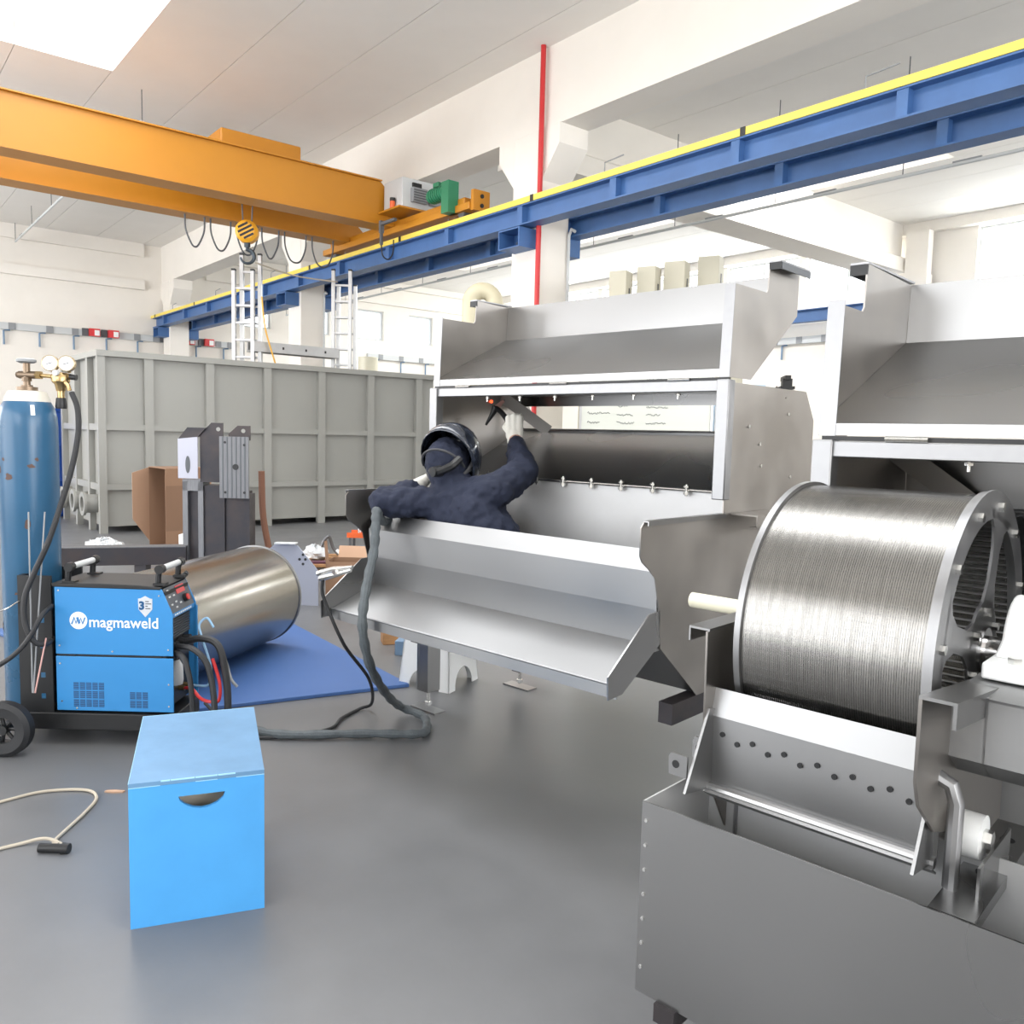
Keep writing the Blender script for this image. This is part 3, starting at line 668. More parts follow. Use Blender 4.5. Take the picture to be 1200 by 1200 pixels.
spk.build('spider', M_edge, dr)
for ang in range(20, 380, 30):
    t = math.radians(ang); c = Vector((L+0.006, 0.315*math.cos(t), 0.315*math.sin(t)))
    MB().cyl(c, c + Vector((0.010, 0, 0)), 0.011, n=6).build('bolt', M_bolt, dr)
for ang in range(30, 390, 60):
    t = math.radians(ang); c = Vector((L+0.006, 0.085*math.cos(t), 0.085*math.sin(t)))
    MB().cyl(c, c + Vector((0.012, 0, 0)), 0.010, n=6).build('bolt', M_bolt, dr)
sf = MB(); sf.cyl((L, 0, 0), (L+0.22, 0, 0), 0.033, n=28); sf.cyl((L+0.006, 0, 0), (L+0.014, 0, 0), 0.05, n=28)
sf.build('shaft', mat('turned_shaft_steel', (0.7, 0.69, 0.68), 0.16, 1.0), dr)
MB().cyl((-0.31, 0, 0), (L, 0, 0), 0.021, n=20).build('core_pipe', M_cream, dr)
# white bearing block on the bracket
bk = thing('bearing_block', 'white plastic bearing block carrying the drum shaft', 'bearing block', Wm(-0.36, 2.0, 1.052), TH)
MB().bb((-0.045, -0.22, 0.002), (0.055, 0.22, 0.034)).build('base', M_white, bk, bevel=0.005)
P = [(-0.16, 0.034), (-0.12, 0.05)] + [(-0.10*math.cos(t), 0.04+0.10*math.sin(t)) for t in [PI*k/14 for k in range(1, 14)]] + [(0.12, 0.05), (0.16, 0.034)]
MB().prism(P, 'x', -0.04, 0.05).build('housing', M_white, bk, bevel=0.006)
for y in (-0.185, 0.185): MB().cyl((0.005, y, 0.034), (0.005, y, 0.046), 0.014, n=6).build('bolt', M_bolt, bk)

# ================================================================ THE WORKER (machine frame, kneeling in the basin)
OW = (-2.80, 2.78, 0.56)
def capsule(mb, p0, p1, r0, r1, n=14, sc_=(1, 1, 1), k=5):
    """tapered round-ended limb"""
    p0 = Vector(p0); p1 = Vector(p1); d = p1-p0; Ld = d.length; prof = []
    for i in range(k+1):
        t = PI/2*(1-i/k); prof.append((r0*math.cos(t)+1e-5, -r0*math.sin(t)))
    for i in range(k+1):
        t = PI/2*i/k; prof.append((r1*math.cos(t)+1e-5, Ld + r1*math.sin(t)))
    mb.lathe(prof, p0, d, n)
def ellipsoid(mb, c, r, M=None, n=20):
    t = MB().sphere((0, 0, 0), r, n); R_ = M if M is not None else Matrix.Identity(3)
    mb.add([Vector(c) + R_ @ Vector(v) for v in t.v], t.f)
def organic(mb, name, m, parent, org, voxel, smooth=6, disp=None):
    me = bpy.data.meshes.new(name); me.from_pydata([(x-org[0], y-org[1], z-org[2]) for x, y, z in mb.v], [], mb.f)
    bm = bmesh.new(); bm.from_mesh(me); bmesh.ops.remove_doubles(bm, verts=bm.verts, dist=1e-4); bmesh.ops.recalc_face_normals(bm, faces=bm.faces); bm.to_mesh(me); bm.free()
    o = bpy.data.objects.new(name, me); col.objects.link(o)
    md = o.modifiers.new('skin', 'REMESH'); md.mode = 'VOXEL'; md.voxel_size = voxel; md.use_smooth_shade = True
    if smooth: s_ = o.modifiers.new('smooth', 'SMOOTH'); s_.iterations = smooth; s_.factor = 0.5
    if disp:
        tx = bpy.data.textures.new(name + '_folds', 'CLOUDS'); tx.noise_scale = disp[1]; tx.noise_depth = 2
        d = o.modifiers.new('folds', 'DISPLACE'); d.texture = tx; d.strength = disp[0]; d.mid_level = 0.5; d.texture_coords = 'LOCAL'
    dg = bpy.context.evaluated_depsgraph_get(); nm = bpy.data.meshes.new_from_object(o.evaluated_get(dg)); nm.name = name
    o.modifiers.clear(); o.data = nm; bpy.data.meshes.remove(me)
    nm.materials.clear(); nm.materials.append(m)
    for p in nm.polygons: p.use_smooth = True
    o.parent = parent; return o
pe = thing('person', 'worker in navy overalls and black helmet kneeling inside the steel machine', 'person', Wm(*OW), TH)
HD = Vector((-2.977, 2.735, 1.368))
gz = Vector((-0.20, 0.62, 0.30)).normalized()               # where the head looks
b = MB()
hipL = Vector((-2.90, 2.72, 0.76)); hipR = Vector((-2.66, 2.76, 0.76))
capsule(b, (-2.80, 2.78, 0.76), (-2.80, 2.77, 0.93), 0.155, 0.165, 18)
capsule(b, (-2.70, 2.78, 0.80), (-2.72, 2.765, 1.02), 0.14, 0.15, 18)
capsule(b, (-2.90, 2.76, 0.80), (-2.90, 2.745, 1.02), 0.13, 0.145, 18)
capsule(b, (-2.76, 2.755, 0.98), (-2.79, 2.75, 1.12), 0.15, 0.145, 18)
capsule(b, (-2.91, 2.745, 1.0), (-2.92, 2.72, 1.12), 0.14, 0.12, 18)
capsule(b, (-3.00, 2.66, 1.165), (-2.72, 2.77, 1.235), 0.075, 0.085, 16)   # shoulder girdle
capsule(b, (-2.88, 2.72, 1.12), (-2.93, 2.735, 1.27), 0.115, 0.085, 16)    # neck in the hood
capsule(b, HD + Vector((0.02, -0.02, -0.07)), HD + Vector((0, 0.0, 0.0)), 0.088, 0.108, 18)  # hooded head
ellipsoid(b, HD + Vector((0.0, -0.005, 0.0)), (0.098, 0.116, 0.118))
# raised right arm
capsule(b, (-2.70, 2.78, 1.235), (-2.69, 2.965, 1.325), 0.086, 0.074)
capsule(b, (-2.69, 2.965, 1.325), (-2.815, 3.045, 1.445), 0.074, 0.052)
# left arm resting on the chute edge
capsule(b, (-3.00, 2.65, 1.165), (-3.13, 2.465, 1.170), 0.080, 0.068)
capsule(b, (-3.13, 2.465, 1.170), (-3.125, 2.64, 1.225), 0.066, 0.048)
# folded legs on the basin floor
for hp_, kx in ((hipL, -3.02), (hipR, -2.55)):
    capsule(b, hp_, (kx, 2.99, 0.67), 0.10, 0.075)
    capsule(b, (kx, 2.99, 0.66), (kx*0.35-2.80*0.65, 2.78, 0.63), 0.07, 0.055)
    capsule(b, (kx*0.35-2.80*0.65, 2.78, 0.63), (kx*0.3-2.80*0.7, 2.73, 0.63), 0.05, 0.045)
body = organic(b, 'body', M_navy, pe, OW, 0.011, 7, (0.036, 0.045))
# bare wrists
wr = MB(); wr.cyl((-2.805, 3.04, 1.435), (-2.845, 3.07, 1.482), 0.036, 0.032, n=14)
wr.build('wrist', M_skin, pe, org=OW)
wr = MB(); wr.cyl((-3.126, 2.63, 1.222), (-3.138, 2.69, 1.242), 0.034, 0.031, n=14); wr.build('wrist', M_skin, pe, org=OW)
def hand(name, M, side, curl):
    """palm along +y from the wrist, back of the hand +z, fingers curled towards -z; side=1: thumb at +x"""
    h = MB()
    def P(x, y, z): return M @ Vector((x*side, y, z))
    capsule(h, P(-0.018, -0.04, 0), P(-0.026, 0.055, 0), 0.026, 0.021, 12)
    capsule(h, P(0.0, -0.04, 0), P(0.0, 0.062, 0.003), 0.026, 0.021, 12)
    capsule(h, P(0.018, -0.04, 0), P(0.026, 0.057, 0), 0.026, 0.021, 12)
    for x, ln in ((0.031, 0.95), (0.010, 1.05), (-0.012, 1.0), (-0.033, 0.82)):
        a = curl*0.75; y, z = 0.062, 0.0; pt = P(x, y, z); r = 0.0115
        for seg in (0.040, 0.028, 0.022):
            y2 = y + seg*ln*math.cos(a); z2 = z - seg*ln*math.sin(a)
            q = P(x, y2, z2); capsule(h, pt, q, r, r*0.93, 10); pt = q; y, z = y2, z2; a += curl; r *= 0.93
    t0 = P(0.030, -0.012, -0.010); t1 = P(0.054, 0.022, -0.026); t2 = P(0.046, 0.052, -0.046); t3 = P(0.032, 0.068, -0.054)
    capsule(h, t0, t1, 0.016, 0.0135, 10); capsule(h, t1, t2, 0.0135, 0.012, 10); capsule(h, t2, t3, 0.012, 0.010, 10)
    # knitted cuff
    capsule(h, P(0, -0.075, 0), P(0, -0.03, 0), 0.037, 0.031, 14)
    return organic(h, name, M_glove, pe, OW, 0.0042, 3)
def basis(pos, yv, zv):
    y = Vector(yv).normalized(); x = y.cross(Vector(zv)).normalized(); z = x.cross(y)
    return Matrix(((x.x, y.x, z.x, pos[0]), (x.y, y.y, z.y, pos[1]), (x.z, y.z, z.z, pos[2]), (0, 0, 0, 1)))
# right hand: back of the hand towards the photographer, fist closed round the torch handle
hand('glove', basis((-2.882, 3.10, 1.535), (-0.30, 0.28, 0.9), (0.55, -0.80, 0.25)), -1, 1.15)
hand('glove', basis((-3.150, 2.755, 1.272), (-0.2, 0.85, 0.35), (-0.5, -0.2, 0.85)), 1, 0.9)

# welding helmet, worn: part of the person
def helmet():
    z = (Vector((0, 0, 1)) - gz*gz.z).normalized(); x = gz.cross(z)
    def P(u, v, w): return HD + x*u + gz*v + z*w + Vector((0.0, 0.015, 0.015))
    vs = []; fs = []; n = 28; k = 12
    for i in range(k+1):
        t = PI*0.60*i/k                                          # 0 = crown front pole, opens backwards
        for j in range(n):
            p = 2*PI*j/n
            u = 0.142*math.sin(t)*math.cos(p); w = 0.155*math.sin(t)*math.sin(p)
            if w < 0: w *= 1.25
            v = 0.175*math.cos(t) if t < PI/2 else 0.10*math.cos(t)
            v = min(v, 0.135 + 0.02*math.sin(p))
            vs.append(P(u, v + 0.0, w + 0.01))
    fs = [(i*n+j, (i+1)*n+j, (i+1)*n+(j+1) % n, i*n+(j+1) % n) for i in range(k) for j in range(n)]
    o = MB().add(vs, fs).build('welding_helmet', M_helm, pe, org=OW, ang=50)
    s_ = o.modifiers.new('thickness', 'SOLIDIFY'); s_.thickness = 0.006; s_.offset = 1
    # rear headband with its adjusting knob
    hb = MB(); pts = []
    for i in range(25):
        t = -PI*0.62 + PI*1.24*i/24
        pts.append(P(0.118*math.sin(t), -0.126*math.cos(t)*(1.0) + 0.0, -0.055*math.cos(t) - 0.02))
    hb.tube(pts, 0.009, n=8); hb.build('headband', M_strap, o, org=OW)
    tb = MB(); pts = []
    for i in range(21):
        t = -PI/2 + PI*i/20
        pts.append(P(0.112*math.sin(t), -0.07 - 0.035*math.cos(t), 0.105*math.cos(t) - 0.01))
    tb.tube(pts, 0.006, n=8); tb.build('top_strap', M_strap, o, org=OW)
    c = Vector((-2.925, 2.612, 1.322)); d = Vector((-0.1, -0.95, -0.1)).normalized()
    kb = MB(); kb.cyl(c - d*0.03, c + d*0.02, 0.027, 0.024, n=18); kb.build('adjuster_knob', M_black, o, org=OW)
    pad = MB(); pad.tube(spline([(-3.00, 2.66, 1.335), (-2.965, 2.628, 1.322), (-2.905, 2.615, 1.325), (-2.855, 2.645, 1.35), (-2.845, 2.69, 1.385)]), 0.02, n=8, rs=None); pad.build('nape_pad', M_black, o, org=OW)
helmet()

# torch in the right hand
to = thing('welding_torch', 'black torch with a pink ceramic cup held in the gloved hand', 'torch', Wm(-3.0, 3.18, 1.55), TH)
OT = (-3.0, 3.18, 1.55)
m = MB(); m.tube(spline([(-2.875, 3.13, 1.475), (-2.93, 3.15, 1.535), (-2.992, 3.17, 1.572), (-3.06, 3.195, 1.615), (-3.12, 3.215, 1.640), (-3.14, 3.222, 1.640)]), 0.014, n=10); m.build('handle', M_black, to, org=OT)
m = MB(); m.tube([(-3.128, 3.215, 1.652), (-3.140, 3.213, 1.625), (-3.185, 3.20, 1.553)], 0.011, n=10, rs=[0.02, 0.016, 0.006]); m.build('tail_cap', M_black, to, org=OT)
m = MB(); m.cyl((-3.130, 3.225, 1.648), (-3.116, 3.26, 1.683), 0.015, 0.009, n=12); m.build('ceramic_cup', M_spark, to, org=OT)
MB().cyl((-3.116, 3.26, 1.683), (-3.113, 3.267, 1.690), 0.002, n=6).build('electrode', M_bolt, to, org=OT)
o = MB().sphere((0, 0, 0), (0.004, 0.014, 0.009), 12).build('welding_spot', M_glow); o.location = Wm(-3.290, 3.345, 1.686); o.rotation_euler = (0, 0, TH)
tag(o, 'small glowing orange welding spot on the inner side panel', 'weld glow')

# grey sleeved hose pack from the torch over the chute to the welder
hs = [(-2.872, 3.13, 1.47), (-2.86, 3.10, 1.40), (-2.90, 3.06, 1.33), (-3.00, 2.97, 1.275), (-3.13, 2.84, 1.18), (-3.185, 2.68, 1.11), (-3.16, 2.50, 1.07), (-3.10, 2.405, 1.135), (-3.065, 2.372, 1.075), (-3.03, 2.335, 0.955),
      (-2.985, 2.26, 0.80), (-2.95, 2.215, 0.64), (-2.99, 2.29, 0.44), (-3.163, 2.52, 0.221), (-3.325, 2.75, 0.06), (-3.20, 2.80, 0.026), (-3.05, 2.69, 0.026), (-3.03, 2.61, 0.026), (-3.201, 2.436, 0.026), (-3.473, 2.129, 0.026), (-3.70, 2.06, 0.026), (-3.86, 2.05, 0.05)]
m = MB(); pts = spline([Wm(*p) for p in hs], 7); m.tube(pts, 0.021, n=10, rs=[0.011 if i < 28 else 0.021 + 0.003*math.sin(i*1.9) for i in range(len(pts))])
tag(m.build('torch_hose', M_hose), 'thick grey sleeved hose hanging over the chute down to the floor', 'hose')
gc = [(-3.255, 2.215, 0.815), (-3.262, 2.215, 0.76), (-3.25, 2.225, 0.70), (-3.19, 2.29, 0.497), (-3.275, 2.5, 0.274), (-3.48, 2.68, 0.06), (-3.558, 2.66, 0.012), (-3.50, 2.50, 0.012), (-3.41, 2.35, 0.012), (-3.50, 2.09, 0.012), (-3.70, 2.00, 0.012), (-3.95, 1.98, 0.10)]
m = MB(); m.tube(spline([Wm(*p) for p in gc], 8), 0.0085, n=8)
tag(m.build('ground_cable', M_rubber), 'thin black cable hanging from the clamp on the chute end', 'cable')
ck = thing('ground_clamp', 'zinc plated welding clamp gripping the left end of the chute', 'clamp', Wm(-3.2, 2.235, 0.86), TH)
OC = (-3.2, 2.235, 0.86)
m = MB(); m.tube([(-3.08, 2.255, 0.885), (-3.20, 2.235, 0.862), (-3.30, 2.22, 0.83)], 0.010, n=8, rs=[0.008, 0.013, 0.015]); m.build('upper_jaw', M_bolt, ck, org=OC)
m = MB(); m.tube([(-3.085, 2.25, 0.870), (-3.18, 2.225, 0.838), (-3.27, 2.21, 0.812)], 0.010, n=8, rs=[0.008, 0.013, 0.014]); m.build('lower_jaw', M_bolt, ck, org=OC)
MB().cyl((-3.17, 2.215, 0.85), (-3.17, 2.255, 0.85), 0.014, n=10).build('pivot', M_bolt, ck, org=OC)

# ================================================================ LARGE GREY TANK
TX, TY = -12.42, 2.84
tk = thing('plastic_tank', 'huge open grey-beige plastic tank with ribbed walls', 'tank', (TX, TY, 0))
TL_, TD_ = 5.6, 2.45
MB().bb((-0.12, 0.08, 0.09), (-0.08, TL_-0.08, 2.46)).build('front_wall', M_tank, tk)
MB().bb((-TD_+0.08, 0.08, 0.09), (-TD_+0.12, TL_-0.08, 2.46)).build('rear_wall', M_tank, tk)
MB().bb((-TD_+0.12, 0.08, 0.09), (-0.12, 0.12, 2.46)).build('side_wall', M_tank, tk)
MB().bb((-TD_+0.12, TL_-0.12, 0.09), (-0.12, TL_-0.08, 2.46)).build('side_wall', M_tank, tk)
MB().bb((-TD_+0.12, 0.12, 0.09), (-0.12, TL_-0.12, 0.13)).build('tank_floor', M_tank, tk)
rim = MB(); rim.bb((-0.13, -0.01, 2.44), (0.02, TL_+0.01, 2.52)); rim.bb((-TD_-0.02, -0.01, 2.44), (-TD_+0.13, TL_+0.01, 2.52))
rim.bb((-TD_+0.13, -0.01, 2.44), (-0.13, 0.14, 2.52)); rim.bb((-TD_+0.13, TL_-0.14, 2.44), (-0.13, TL_+0.01, 2.52)); rim.build('rim', M_tank, tk)
us = [0.0] + [v-TY for v in (3.51, 4.369, 5.255, 6.165, 7.062, 8.02)] 
for i, u in enumerate(us):
    w = 0.06 if i else 0.05
    MB().bb((-0.08, u-w if i else 0.0, 0.0), (0.0, u+w if i else 0.1, 2.44)).build('upright', M_tank, tk)
for a, b_ in zip(us[:-1], us[1:]):
    for z in (1.475, 0.645):
        MB().bb((-0.08, (a+0.06 if a else 0.1), z-0.04), (-0.01, b_-0.06, z+0.04)).build('rail', M_tank, tk)
for x in (-0.62, -1.42, -2.31):
    MB().bb((x-0.05, 0.0, 0.0), (x+0.05, 0.08, 2.44)).build('upright', M_tank, tk)
xs = [-0.08, -0.57, -1.37, -2.26]
for a, b_ in ((-0.08, -0.57), (-0.67, -1.37), (-1.47, -2.26)):
    for z in (1.475, 0.645): MB().bb((b_, 0.01, z-0.045), (a, 0.08, z+0.045)).build('rail', M_tank, tk)
for x in (-0.34, -0.95, -1.62, -2.12):
    fl_ = MB().lathe([(0.13, 0.0), (0.13, 0.20), (0.165, 0.20), (0.165, 0.235), (0.105, 0.235), (0.105, 0.0)], (x, 0.08, 0.40), (0, -1, 0), 28, close=True)
    fl_.build('flange_stub', M_tank, tk)
for (u, z) in ((4.22-0.9, 1.55),): pass

# aluminium ladders standing in the tank, with a plank between them
def ladder(label, x, y, sec, rot):
    r = thing('extension_ladder', label, 'ladder', (x, y, 0.135), rot)
    for (x0, x1, zt, yo) in sec:
        for xx in (x0, x1):
            MB().bb((xx-0.028, yo-0.035, 0.0), (xx+0.028, yo+0.035, zt)).build('stile', M_alu, r)
            MB().bb((xx-0.030, yo-0.037, zt), (xx+0.030, yo+0.037, zt+0.03)).build('end_cap', M_black, r)
        z = 0.35
        while z < zt-0.1:
            MB().bb((x0, yo-0.02, z-0.016), (x1, yo+0.02, z+0.016)).build('rung', M_alu, r); z += 0.27
    return r
ladder('taller aluminium extension ladder standing in the tank under the hook', -13.2, 5.2, [(-0.17, 0.13, 3.86, 0.0), (-0.07, 0.22, 4.12, 0.09)], YAWC)
ladder('aluminium extension ladder in the tank at the end of the plank opposite the hook', -13.2, 6.93, [(-0.16, 0.13, 4.10, 0.0), (-0.09, 0.20, 3.86, 0.09)], YAWC)
pk = thing('scaffold_plank', 'weathered aluminium plank lying between the two ladders', 'plank', (-13.22, 6.08, 2.74))
MB().bb((-0.15, -0.78, 0.0), (0.15, 0.72, 0.03)).bb((0.10, -0.78, 0.03), (0.15, 0.72, 0.16)).bb((-0.15, -0.78, 0.03), (-0.10, 0.72, 0.16)).build('deck', M_alu, pk)
for y in (-0.3, 0.1, 0.45): MB().bb((0.15, y, 0.06), (0.154, y+0.03, 0.10)).build('slot', M_black, pk)
m = MB(); m.tube(spline([(-13.05, 5.32, 4.12), (-13.1, 6.0, 4.02), (-13.1, 6.78, 4.02)]), 0.012, n=6); tag(m.build('rope', M_cable), 'thin rope tied between the tops of the ladders', 'rope')
m = MB(); m.tube(spline([(-13.0, 5.40, 3.6), (-13.0, 5.46, 3.1), (-12.98, 5.62, 2.55)]), 0.014, n=6); tag(m.build('cord', mat('amber_cord', '#d9a53c', 0.5)), 'amber cord dangling beside the ladder under the hook', 'cord')

# things behind the tank
for x, y, nm in ((-15.35, 2.72, 'touching the end of the tank'), (-15.4, 1.55, 'behind the gas cylinder')):
    r = thing('plastic_barrel', 'blue plastic barrel standing ' + nm, 'barrel', (x, y, 0), 0, 'blue barrels beside the tank')
    MB().lathe([(0.30, 0.0), (0.33, 0.04), (0.33, 0.55), (0.345, 0.58), (0.33, 0.61), (0.33, 1.12), (0.345, 1.15), (0.33, 1.18), (0.32, 1.62), (0.27, 1.70)], (0, 0, 0), (0, 0, 1), 32).build('shell', M_bluebar, r)
    MB().lathe([(0.29, 1.70), (0.29, 1.75), (0.25, 1.75), (0.25, 1.70)], (0, 0, 0), (0, 0, 1), 32, close=True).build('rim', M_bluebar, r)
o = MB().lathe([(0.20, 0.0), (0.20, 3.02), (0.18, 3.02), (0.18, 0.0)], (0, 0, 0), (0, 0, 1), 32, close=True).build('plastic_pipe', M_cream); o.location = (-15.3, 8.62, 0)
tag(o, 'upright cream plastic pipe end showing above the tank rim', 'pipe')
# gooseneck vent behind the far machine
o = MB(); R0 = 0.145; pts = [(-R0, 0, -0.06), (-R0, 0, 2.9)] + [(-R0*math.cos(t), 0, 3.0 + R0*math.sin(t)) for t in [PI*k/12 for k in range(13)]] + [(R0, 0, 2.85)]
o.tube(pts, 0.1, n=20); o = o.build('vent_pipe', mat('vent_cream', '#bfb79c', 0.4)); o.location = (-8.08, 6.09, 0.06); o.rotation_euler = (0, 0, YAWC)
tag(o, 'cream gooseneck vent pipe behind the far machine', 'pipe')
# beige plastic block tank with four cabinets on its top
bt = thing('block_tank', 'low beige plastic tank standing behind the far machine', 'tank', W(1.80, 10.4), YAWC)
MB().bb((-0.95, -0.35, 0), (0.95, 0.5, 2.95)).build('tank_body', M_beige, bt, bevel=0.03)
for i in range(5): MB().bb((-0.9+0.42*i, -0.40, 0.0), (-0.82+0.42*i, -0.35, 2.9)).build('rib', M_beige, bt)
cabs = [(1.285, 0.27, 3.27, 'first and lowest'), (1.63, 0.28, 3.33, 'second'), (1.97, 0.31, 3.40, 'third'), (2.38, 0.31, 3.47, 'last and tallest')]
for a, w, z, nm in cabs:
    r = thing('beige_cabinet', 'beige box cabinet on the block tank, %s from the vent pipe' % nm, 'cabinet', W(a, 10.4, 2.95), YAWC-0.5, 'beige cabinets on the block tank')
    MB().bb((-w*0.42, -0.11, 0), (w*0.42, 0.11, z-2.95+0.25)).build('body', M_beige, r, bevel=0.008)
    MB().bb((w*0.42, -0.02, 0.15), (w*0.42+0.004, 0.02, z-2.95+0.05)).build('slot', M_black, r)
    MB().bb((w*0.42, 0.06, 0.12), (w*0.42+0.03, 0.10, 0.3)).build('latch', M_dgrey, r)
# whiteboard seen through the far machine
wb = thing('whiteboard', 'whiteboard with handwritten lists standing behind the far machine', 'whiteboard', W(1.14, 7.15), YAWC)
MB().bb((-0.55, 0, 1.15), (0.55, 0.02, 2.1)).build('board', mat('board_white', '#c4c6bd', 0.35), wb)
fr_ = MB(); fr_.bb((-0.57, -0.01, 1.13), (0.57, 0.03, 1.15)); fr_.bb((-0.57, -0.01, 2.1), (0.57, 0.03, 2.12)); fr_.bb((-0.57, -0.01, 1.15), (-0.55, 0.03, 2.1)); fr_.bb((0.55, -0.01, 1.15), (0.57, 0.03, 2.1)); fr_.build('frame', M_alu, wb)
for x in (-0.4, 0.4):
    MB().bb((x-0.02, 0.03, 0.0), (x+0.02, 0.06, 1.2)).build('leg', M_alu, wb)
    MB().bb((x-0.02, -0.25, 0.0), (x+0.02, 0.3, 0.03)).build('foot', M_alu, wb)
sc_ = MB(); rd = random.Random(3)
for c in range(3):
    for ln in range(10):
        x = -0.5 + c*0.25; z = 2.0 - ln*0.075 + rd.uniform(-.01, .01); e = x + rd.uniform(0.08, 0.2); k = 0
        pts = []
        while x < e: pts.append((x, -0.0015, z + rd.uniform(-0.011, 0.011))); x += 0.008
        sc_.tube(pts, 0.0024, n=4)
sc_.build('handwriting', M_ink, wb)
MB().bb((0.60, 0.3, 1.25), (1.1, 0.32, 2.0)).bb((0.65, 0.30, 0.0), (0.69, 0.34, 1.3)).build('side_panel', mat('pale_blue_panel', '#9fb3c4', 0.5), wb)
MB().bb((0.66, 0.29, 1.5), (0.86, 0.299, 1.8)).build('pinned_sheet', M_white, wb)
# trunking with sockets on the end wall, and on the back wall
def trunking(label, loc, rz, L_, nb, reds, boxes):
    r = thing('socket_trunking', label, 'trunking', loc, rz)
    MB().bb((0, -0.10, 0), (L_, 0, 0.17)).build('duct', M_lgrey, r)
    for i in range(nb):
        x = 0.3 + (L_-0.6)*i/(nb-1)
        MB().tube([(x+0.14, -0.05, -0.01), (x, -0.05, -0.03), (x, -0.05, -0.38)], 0.025, n=6).build('bracket', M_bluegrey, r)
    for x in boxes: MB().bb((x, -0.12, 0.0), (x+0.16, -0.10, 0.17)).build('outlet_box', M_grey, r)
    for x in reds:
        s_ = MB().bb((x, -0.24, 0.0), (x+0.26, -0.10, 0.2)).build('red_socket', M_redp, r)
        MB().bb((x+0.12, -0.255, 0.02), (x+0.24, -0.24, 0.16)).build('socket_face', M_white, s_)
        MB().bb((x-0.16, -0.14, 0.0), (x-0.01, -0.10, 0.2)).build('breaker', M_dgrey, s_)
trunking('grey socket trunking with red sockets along the end wall', (XW+0.02, 2.4, 3.86), PI/2, 7.0, 9, [3.05, 3.52, 5.05, 5.55, 6.1], [0.6, 1.2, 2.05, 2.65, 4.2, 4.7, 6.45, 6.8])
trunking('grey socket trunking in the far corner of the end wall', (XW+0.02, 13.9, 3.92), PI/2, 4.6, 5, [], [0.4, 1.2, 2.0, 2.9, 3.7])
trunking('grey socket trunking along the back wall', (-15.5, YB-0.02, 4.02), 0, 7.0, 6, [], [0.5+0.7*k for k in range(9)])

# ================================================================ LEFT MIDDLE GROUND
# open cardboard carton
cb = thing('cardboard_box', 'tall brown cardboard carton lying open in front of the tank', 'box', W(-4.20, 10.35), YAWC+0.72)
MB().bb((-0.20, -0.30, 0.0), (0.36, -0.292, 1.0)).build('front_panel', M_card, cb)
MB().bb((-0.20, 0.292, 0.0), (0.36, 0.30, 1.0)).build('rear_panel', M_card, cb)
MB().bb((0.352, -0.292, 0.0), (0.36, 0.292, 1.0)).build('end_panel', M_card, cb)
MB().bb((-0.20, -0.292, 0.0), (0.352, 0.292, 0.008)).build('bottom_panel', M_card, cb)
MB().bb((-0.20, -0.292, 0.992), (0.352, 0.292, 1.0)).build('top_panel', M_card, cb)
m = MB(); m.add([(-0.20, 0.29, 0.06), (-0.44, 0.16, 0.36), (-0.44, 0.16, 0.93), (-0.20, 0.29, 0.99), (-0.20, 0.298, 0.06), (-0.44, 0.168, 0.36), (-0.44, 0.168, 0.93), (-0.20, 0.298, 0.99)], [(0,1,2,3), (4,5,6,7), (0,1,5,4), (1,2,6,5), (2,3,7,6), (3,0,4,7)]); m.build('flap', M_cardl, cb)
MB().bb((-0.20, -0.303, 0.24), (0.36, -0.3005, 0.79)).build('printed_band', M_cardd, cb)
pf_ = MB().sphere((0, 0, 0), (0.30, 0.2, 0.10), 40); rd = random.Random(5)
pf_.v = [(x*(1+rd.uniform(-.22, .22)), y*(1+rd.uniform(-.22, .22)), max(-0.075, z*(1+rd.uniform(-.3, .4)))) for x, y, z in pf_.v]
o = pf_.build('plastic_film', M_filmm, None, ang=10); o.location = W(-4.72, 9.62, 0.075); tag(o, 'crumpled heap of clear plastic film on the floor by the carton', 'film')
sb = thing('small_box', 'small white and blue printed box with a yellow lid beside the carton', 'box', W(-3.66, 9.5), YAWC)
MB().bb((-0.11, -0.08, 0.0), (0.11, 0.08, 0.14)).build('lower_half', mat('navy_print', '#33507e', 0.5), sb); MB().bb((-0.11, -0.08, 0.14), (0.11, 0.08, 0.28)).build('upper_half', M_white, sb)
MB().bb((-0.05, -0.05, 0.28), (0.06, 0.06, 0.285)).build('label', M_rail, sb)
MB().bb((-0.02, -0.082, 0.20), (0.10, -0.08, 0.225)).build('print', M_ink, sb)

# dark welded steel fixture with long beam
fx = thing('steel_fixture', 'dark steel bending fixture with upright plates and a long base beam', 'fixture', W(-2.56, 7.3), YAWC)
MB().bb((-0.34, -0.12, 0.0), (0.34, 0.30, 0.03)).build('base_plate', M_blacksteel, fx)
pt = MB(); pt.bb((-0.30, -0.06, 0.03), (-0.255, 0.10, 1.03)); pt.bb((-0.165, -0.06, 0.03), (-0.12, 0.10, 1.03)); pt.bb((-0.30, -0.06, 0.95), (-0.12, 0.10, 1.05)); pt.build('portal_post', M_plate, fx)
MB().bb((-0.255, -0.02, 0.03), (-0.165, 0.10, 0.95)).build('dark_infill', M_blacksteel, fx)
MB().bb((-0.118, -0.04, 0.03), (0.06, 0.16, 1.0)).build('column_plate', M_blacksteel, fx)
MB().bb((0.062, -0.02, 0.03), (0.24, 0.16, 0.95)).build('column_plate', M_blacksteel, fx)
MB().bb((0.242, -0.03, 0.03), (0.275, 0.13, 0.93)).build('side_bar', M_blacksteel, fx)
hd = MB(); hd.prism([(-0.32, 1.06), (-0.15, 1.06), (-0.15, 1.42), (-0.32, 1.40)], 'y', -0.10, -0.09); hd.build('light_plate', mat('bare_bright_steel', '#a4a5b0', 0.4, 0.5), fx)
